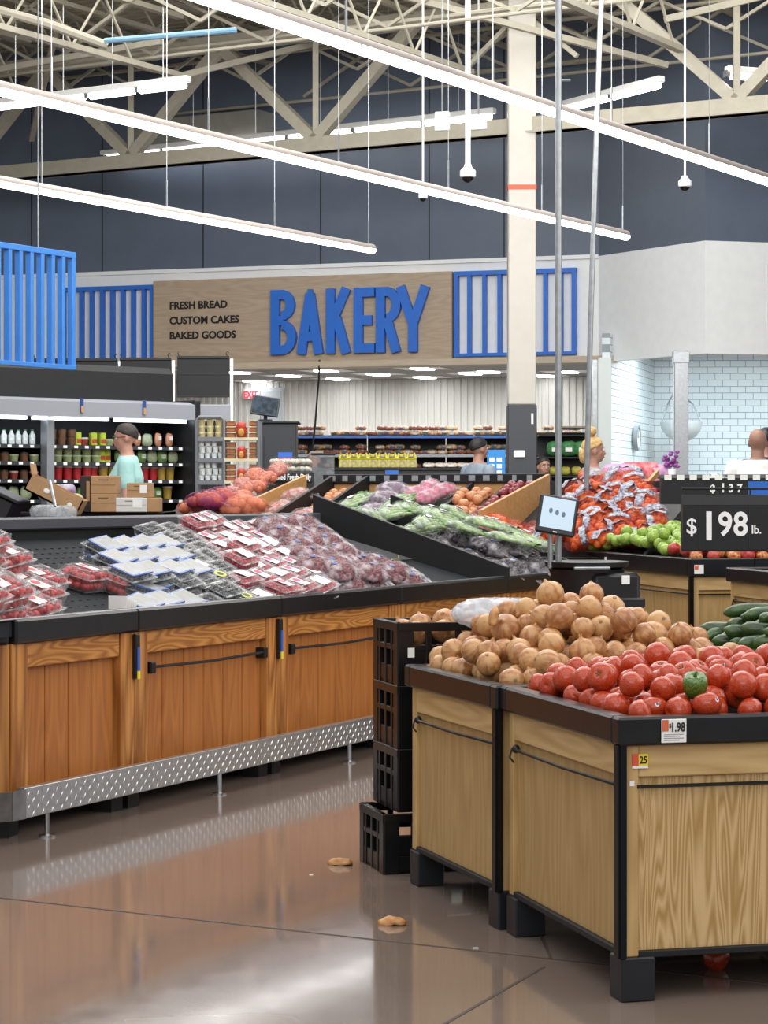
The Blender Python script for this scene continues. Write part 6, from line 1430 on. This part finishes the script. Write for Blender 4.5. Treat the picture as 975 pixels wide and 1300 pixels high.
for k, (px, py, dy, kk) in enumerate(((52, 618, 0, 0), (68, 622, .05, 1), (85, 622, .02, 0), (96, 634, .0, 1), (78, 634, -.02, 1), (60, 627, .1, 0))):
    p = at(px, py, BX-.1+dy); p.z -= .04; sb.put(TR(p, R(rn.uniform(-40, 40)), R(rn.uniform(-20, 20)), 0, .62), kk, 'white and %s salad bag spilling from the tilted carton, %s from left' % ('purple' if kk == 0 else 'yellow', ORD[[0, 2, 4, 5, 3, 1][k]]), 'bag', 'bags in the tilted carton')
cb_ = Stock([proto('clear_produce_bag', [('bag', pouch(.22, .14, .1, 7), film('clear_white_bag', '#cfd4d6', .35, .85, 14), 'all')])])
for k, (px, py) in enumerate(((58, 654), (78, 655))): p = at(px, py+12, 12.75); cb_.put(TR(p, R(20*k), 0, 0, .8), 0, 'crumpled clear bag behind the counter rail, %s' % ('left', 'right')[k], 'bag', 'clear bags behind the rail')
e = empty('black_bin', at(-20, 628, 12.6), 0, 'black plastic bin at the far left behind the counter', 'bin')
s = MB(); s.T = Matrix.Rotation(R(25), 4, 'Y'); s.bb(-.1, .17, 0, .4, -.2, .03, .01); s.bb(-.12, .19, -.02, .42, .03, .05, .004); s.build('bin_body', black, e); s = MB(); s.T = Matrix.Translation((.08, -.04, -.1)); s.bb(.15, .3, 0, .3, -.4, -.02); s.build('side_bin', mat('dark_purple', '#3a2342'), e)
s = MB(); s.tube([at(63, 610, 12.7), at(70, 643, 12.6)], .009, 6); o = s.build('metal_prop', steel); tag(o, 'slanted thin metal prop left of the tilted carton', 'prop')
# netted purple and orange bags at the counter's far rail
pn = Stock([bag('sweet_potato_net', (.26, .18, .13), .035, mat('yam_orange', '#c4553a', .45, var=.2, vscale=8), film('purple_net', '#8a2f6a', .2, .8, 12, .5), 91, False), bag('carrot_net', (.26, .18, .12), .03, mat('yam_pale', '#d9805a', .45, var=.2, vscale=8), film('orange_film', '#e88a6a', .2, .6, 14, .4), 92, False)])
for k, (px, py, kk) in enumerate(((262, 638, 0), (280, 634, 0), (298, 637, 1), (312, 641, 1), (250, 646, 1), (285, 644, 0), (305, 648, 1), (270, 650, 1))):
    p = at(px, py, 13.6+(k % 3)*.12); p.z -= .06; pn.put(TR(p, R(rn.uniform(-30, 30)), R(rn.uniform(-10, 10))), kk, ('purple net of sweet potatoes' if kk == 0 else 'orange net of carrots')+' behind the counter rail, in front of the wire rack', 'vegetables', 'purple nets by the rack' if kk == 0 else 'orange nets by the rack')
e = empty('net_bin', at(240, 628, 13.5), 0, 'low black bin under the purple and orange nets behind the counter', 'bin'); e.location.z = 0
s = MB(); s.bb(0, .48, 0, .6, 0, EYE-(653-HOR)*13.5/F, .01); s.build('bin_body', black, e); s = MB(); s.bb(-.01, .49, -.01, .61, EYE-(656-HOR)*13.5/F, EYE-(653-HOR)*13.5/F, .003); s.build('rim', trimm, e)
#SECTION people
# ------------------------------------------------------------------ people: one continuous body each, clothes and hair as children
def fuse(mb, voxel, smooth, name, m):
    me = mb.mesh('tmp', m); o = bpy.data.objects.new('tmp', me); C.objects.link(o)
    r = o.modifiers.new('r', 'REMESH'); r.mode = 'VOXEL'; r.voxel_size = voxel
    q = o.modifiers.new('s', 'SMOOTH'); q.factor = .6; q.iterations = smooth
    dg = bpy.context.evaluated_depsgraph_get(); out = bpy.data.meshes.new_from_object(o.evaluated_get(dg)); bpy.data.objects.remove(o)
    out.name = name; out.materials.clear(); out.materials.append(m); out.polygons.foreach_set('use_smooth', [True]*len(out.polygons)); out.polygons.foreach_set('material_index', [0]*len(out.polygons)); return out
def limb(mb, pts, rs, n=12):
    mb.tube(pts, rs, n); [mb.ball(p, r, n, 8) for p, r in zip(pts, rs)]
def loft(mb, rings, n=20):
    """rings: (z, cx, cy, rx, ry)"""
    vs = []
    for (z, cx, cy, rx, ry) in rings: vs += [(cx+rx*math.cos(2*math.pi*k/n), cy+ry*math.sin(2*math.pi*k/n), z) for k in range(n)]
    m = len(rings); mb.add(vs, [(i*n+k, i*n+(k+1) % n, (i+1)*n+(k+1) % n, (i+1)*n+k) for i in range(m-1) for k in range(n)]+[tuple(range(n-1, -1, -1)), tuple(range((m-1)*n, m*n))])
def person(px, Y, rz, top, label, skin, shirt, trouser, hair, female=False, bulk=1.0, turn=0, lean=0, sleeve=.55, hairstyle='short', glasses=False, arms='down'):
    """stands on the floor facing local +y; top = standing height"""
    k = top/1.75; ox = (px-CX)*Y/F; e = empty('person', (ox, Y, 0), rz, label, 'person'); b = bulk; w_ = .9 if female else 1
    def S(mb): mb.T = Matrix.Scale(k, 4); return mb
    sh = .185*w_; armp = []
    for sg in (-1, 1):
        if arms == 'push': P_ = [(sg*sh, -.01, 1.42), (sg*(sh+.06), .03, 1.15), (sg*(sh-.0), .25, 1.06)]
        else: P_ = [(sg*sh, -.01, 1.42), (sg*(sh+.07), -.02, 1.13), (sg*(sh+.07), .10, .9)]
        armp.append(P_)
    torso = [(.86, 0, 0, .155*b, .11*b), (.95, 0, 0, .168*b, .12*b), (1.08, 0, .01, .15*b*w_, .115*b), (1.2, 0, .005, .155*b*w_, .12*b), (1.32, 0, 0, .175*w_*b, .118*b), (1.41, 0, -.01, .165*w_, .095), (1.46, 0, -.015, .125*b, .075), (1.505, 0, -.01, .075*b, .062)]
    bd = S(MB()); loft(bd, torso)
    limb(bd, [(0, -.015, 1.46), (0, 0, 1.56)], [.057*w_, .055*w_])
    hd = Matrix.Translation((0, .015, 1.64)) @ Matrix.Rotation(turn, 4, 'Z') @ Matrix.Rotation(lean, 4, 'X') @ Matrix.Translation((0, -.015, -1.64))
    bd.T = Matrix.Scale(k, 4) @ hd
    bd.ball((0, -.005, 1.668), (.074, .094, .088), 20, 14); bd.ball((0, .022, 1.608), (.058, .07, .072), 16, 10); bd.ball((0, .062, 1.565), (.03, .026, .02), 10, 8)
    bd.ball((0, .094, 1.625), (.013, .02, .026), 8, 6); bd.ball((0, .105, 1.613), (.015, .014, .011), 8, 6); bd.ball((0, .078, 1.672), (.045, .014, .012), 10, 6)
    bd.ball((0, .085, 1.588), (.024, .012, .007), 8, 6); bd.ball((0, .083, 1.578), (.02, .012, .007), 8, 6)
    for sg in (-1, 1): bd.ball((sg*.076, -.005, 1.63), (.009, .02, .032), 8, 6); bd.ball((sg*.04, .055, 1.618), (.022, .018, .02), 8, 6)
    bd.T = Matrix.Scale(k, 4)
    for P_ in armp:
        limb(bd, P_, [.05*b, .04*b, .027]); wv = (Vector(P_[2])-Vector(P_[1])).normalized(); wr = Vector(P_[2]); sd = Vector((1, 0, 0)); bd.ball(wr+wv*.055, (.038, .022, .05), 10, 8)
        for f in range(4):
            st = wr+wv*.09+sd*((f-1.5)*.021); L_ = (.06, .075, .07, .052)[f]
            limb(bd, [st, st+wv*L_*.55+Vector((0, .006, -.004)), st+wv*L_+Vector((0, .0, -.03))], [.0105, .0095, .0085], 8)
        sgn = -1 if P_[0][0] > 0 else 1; th = wr+wv*.03+sd*(sgn*.03)
        limb(bd, [th, th+wv*.03+sd*(sgn*.025), th+wv*.06+sd*(sgn*.03)], [.013, .0115, .0095], 8)
    for sg in (-1, 1): limb(bd, [(sg*.085, 0, .88), (sg*.095, .02, .48), (sg*.1, -.02, .09)], [.09*b, .056, .038]); limb(bd, [(sg*.1, -.03, .045), (sg*.11, .12, .03)], [.04, .03])
    part('body', fuse(bd, .0105*k, 4, 'body', skin), e)
    # shirt
    st = S(MB()); loft(st, [(z, cx, cy, rx+.014, ry+.014) for z, cx, cy, rx, ry in torso if z < 1.47]+[(1.5, 0, -.015, .085*b, .075)])
    for P_ in armp:
        a, m_, c = [Vector(v) for v in P_]
        pts = [a, a.lerp(m_, sleeve)] if sleeve <= 1 else [a, m_, m_.lerp(c, sleeve-1)]
        limb(st, pts, [.064*b, .058*b] if sleeve <= 1 else [.066*b, .052*b, .04]); 
    part('shirt', fuse(st, .013*k, 5, 'shirt', shirt), e)
    tr = S(MB())
    loft(tr, [(.84, 0, 0, .15*b, .11*b), (.98, 0, 0, .165*b, .118*b)])
    for sg in (-1, 1): limb(tr, [(sg*.085, 0, .86), (sg*.095, .02, .48), (sg*.1, -.02, .1)], [.105*b, .075, .06])
    part('trousers', fuse(tr, .015*k, 5, 'trousers', trouser), e)
    for sg in (-1, 1):
        s = S(MB()); s.ball((sg*.105, .04, .04), (.05, .14, .045), 14, 8); s.build('shoe', blackm, e, 'all')
    T_ = Matrix.Scale(k, 4) @ hd
    if hairstyle != 'none':
        hm = MB(); hm.T = T_
        def cap(d):    # hair only over crown, sides and back
            return 1.0
        n = 24; vs = []; fs = []; mrow = 12
        for i in range(mrow+1):
            for j in range(n):
                az = 2*math.pi*j/n; front = max(0, math.sin(az)); lim = 1.58-.6*front**1.5+.5*max(0, -math.sin(az))+.08*noise.noise(Vector((math.cos(az)*5, math.sin(az)*5, 1)))
                if hairstyle == 'thin': lim = .75+1.2*(1-front)
                th = lim*i/mrow; r_ = 1+.09*noise.noise(Vector((math.cos(az)*4, math.sin(az)*4, th*3)))
                vs.append((math.sin(th)*math.cos(az)*.080*r_, -.006+math.sin(th)*math.sin(az)*.100*r_, 1.668+math.cos(th)*.096*r_))
        for i in range(mrow): fs += [(i*n+j, i*n+(j+1) % n, (i+1)*n+(j+1) % n, (i+1)*n+j) for j in range(n)]
        hm.add(vs, fs)
        if hairstyle == 'bun': hm.ball((0, -.02, 1.805), (.048, .05, .045), 14, 10, lambda d: 1+.12*noise.noise(d*5)); hm.ball((0, -.09, 1.6), (.05, .035, .07), 12, 8)
        h_ = hm.build('hair' if hairstyle != 'cap' else 'cap', hair, e, 'all'); md = h_.modifiers.new('t', 'SOLIDIFY'); md.thickness = .006; md.offset = -1
    for sg in (-1, 1):
        s = MB(); s.T = T_; s.ball((sg*.031, .079, 1.648), (.012, .009, .0085), 10, 6); q = s.build('eye', whitep, e, True); s = MB(); s.T = T_; s.ball((sg*.031, .0865, 1.648), (.005, .003, .005), 8, 5); s.build('iris', mat('iris', '#3a2a20', .3), q)
        s = MB(); s.T = T_; s.tube([(sg*.015, .09, 1.668), (sg*.033, .091, 1.672), (sg*.05, .082, 1.667)], .0035, 5); s.build('eyebrow', hair, e)
    s = MB(); s.T = T_; s.ball((0, .094, 1.583), (.021, .006, .006), 10, 6); s.build('lips', mat('lips', '#a8645a', .5), e, True)
    if glasses:
        s = MB(); s.T = T_
        for sg in (-1, 1):
            s.tube([(sg*(.033+.021*math.cos(a)), .103, 1.648+.016*math.sin(a)) for a in [i*.524 for i in range(13)]], .0025, 5); s.tube([(sg*.054, .1, 1.653), (sg*.082, .0, 1.65)], .003, 5)
        s.tube([(-.012, .105, 1.65), (.012, .105, 1.65)], .0025, 5); s.build('glasses', black, e)
    return e
sk1 = mat('skin_fair', '#b98a78', .5, var=.06, vscale=10); sk2 = mat('skin_tan', '#9d7463', .5, var=.06, vscale=10)
def cloth(n, c): return mat('cloth_'+n, c, .85, var=.08, vscale=7, bump=.3, bscale=14)
dark = cloth('dark_trousers', '#23262d')
person(160, 19, R(94), 1.78, 'man with short dark hair and glasses in a pale teal t-shirt, facing left', sk1, cloth('teal', '#a3cfcb'), dark, mat('hair_dark', '#2e2623', .6, var=.3, vscale=60), bulk=1.12, glasses=True, lean=R(-6))
person(753, 18.5, R(-78), 1.66, 'woman with blonde hair in a bun and a grey hooded jacket, facing right', sk1, cloth('grey_hoodie', '#a9a9aa'), dark, mat('hair_blonde', '#c9a46a', .55, var=.25, vscale=60), True, 1.0, sleeve=1.7, hairstyle='bun', arms='push')
person(608, 23.5, R(-55), 1.78, 'man with short black hair in a grey t-shirt beside the blue board', sk2, cloth('grey_tee', '#7f8a96'), dark, mat('hair_black', '#15120f', .6), bulk=1.08)
person(962, 18.6, R(-15), 1.73, 'bald man in a white t-shirt seen from behind at the right edge', sk2, cloth('white_tee', '#ececea'), dark, mat('hair_grey_stubble', '#4f463f', .7), bulk=1.35, hairstyle='none')
person(973, 20.8, R(-30), 1.80, 'person in a black cap and dark shirt behind the bald man', sk2, cloth('navy_shirt', '#1d2438'), dark, black, bulk=1.05, hairstyle='cap')
person(386, 25.8, R(150), 1.56, 'dark-haired person mostly hidden behind the low display, head showing', sk2, cloth('dark_top', '#2b2b2e'), dark, mat('hair_black', '#15120f'), True)
person(398, 27.8, R(170), 1.72, 'grey-haired person far back behind the hanging cord', sk1, cloth('grey_top', '#9a9a9c'), dark, mat('hair_grey', '#a39a90', .7), False)
person(690, 24.8, R(-160), 1.6, 'person in a black jacket standing just right of the white column', sk2, cloth('black_jacket', '#131416'), dark, mat('hair_black', '#15120f'), False, sleeve=1.8)
for st in list(goods.values())+[c1, c2, c3, c4, bread, whiteb, ys, bk, yp, green, red, peach, plum, pinkn, pinkbag, purp, cel2, pk2, cl, ob_, rd, wb, pb_, sb, cb_, pn]: st.clean()
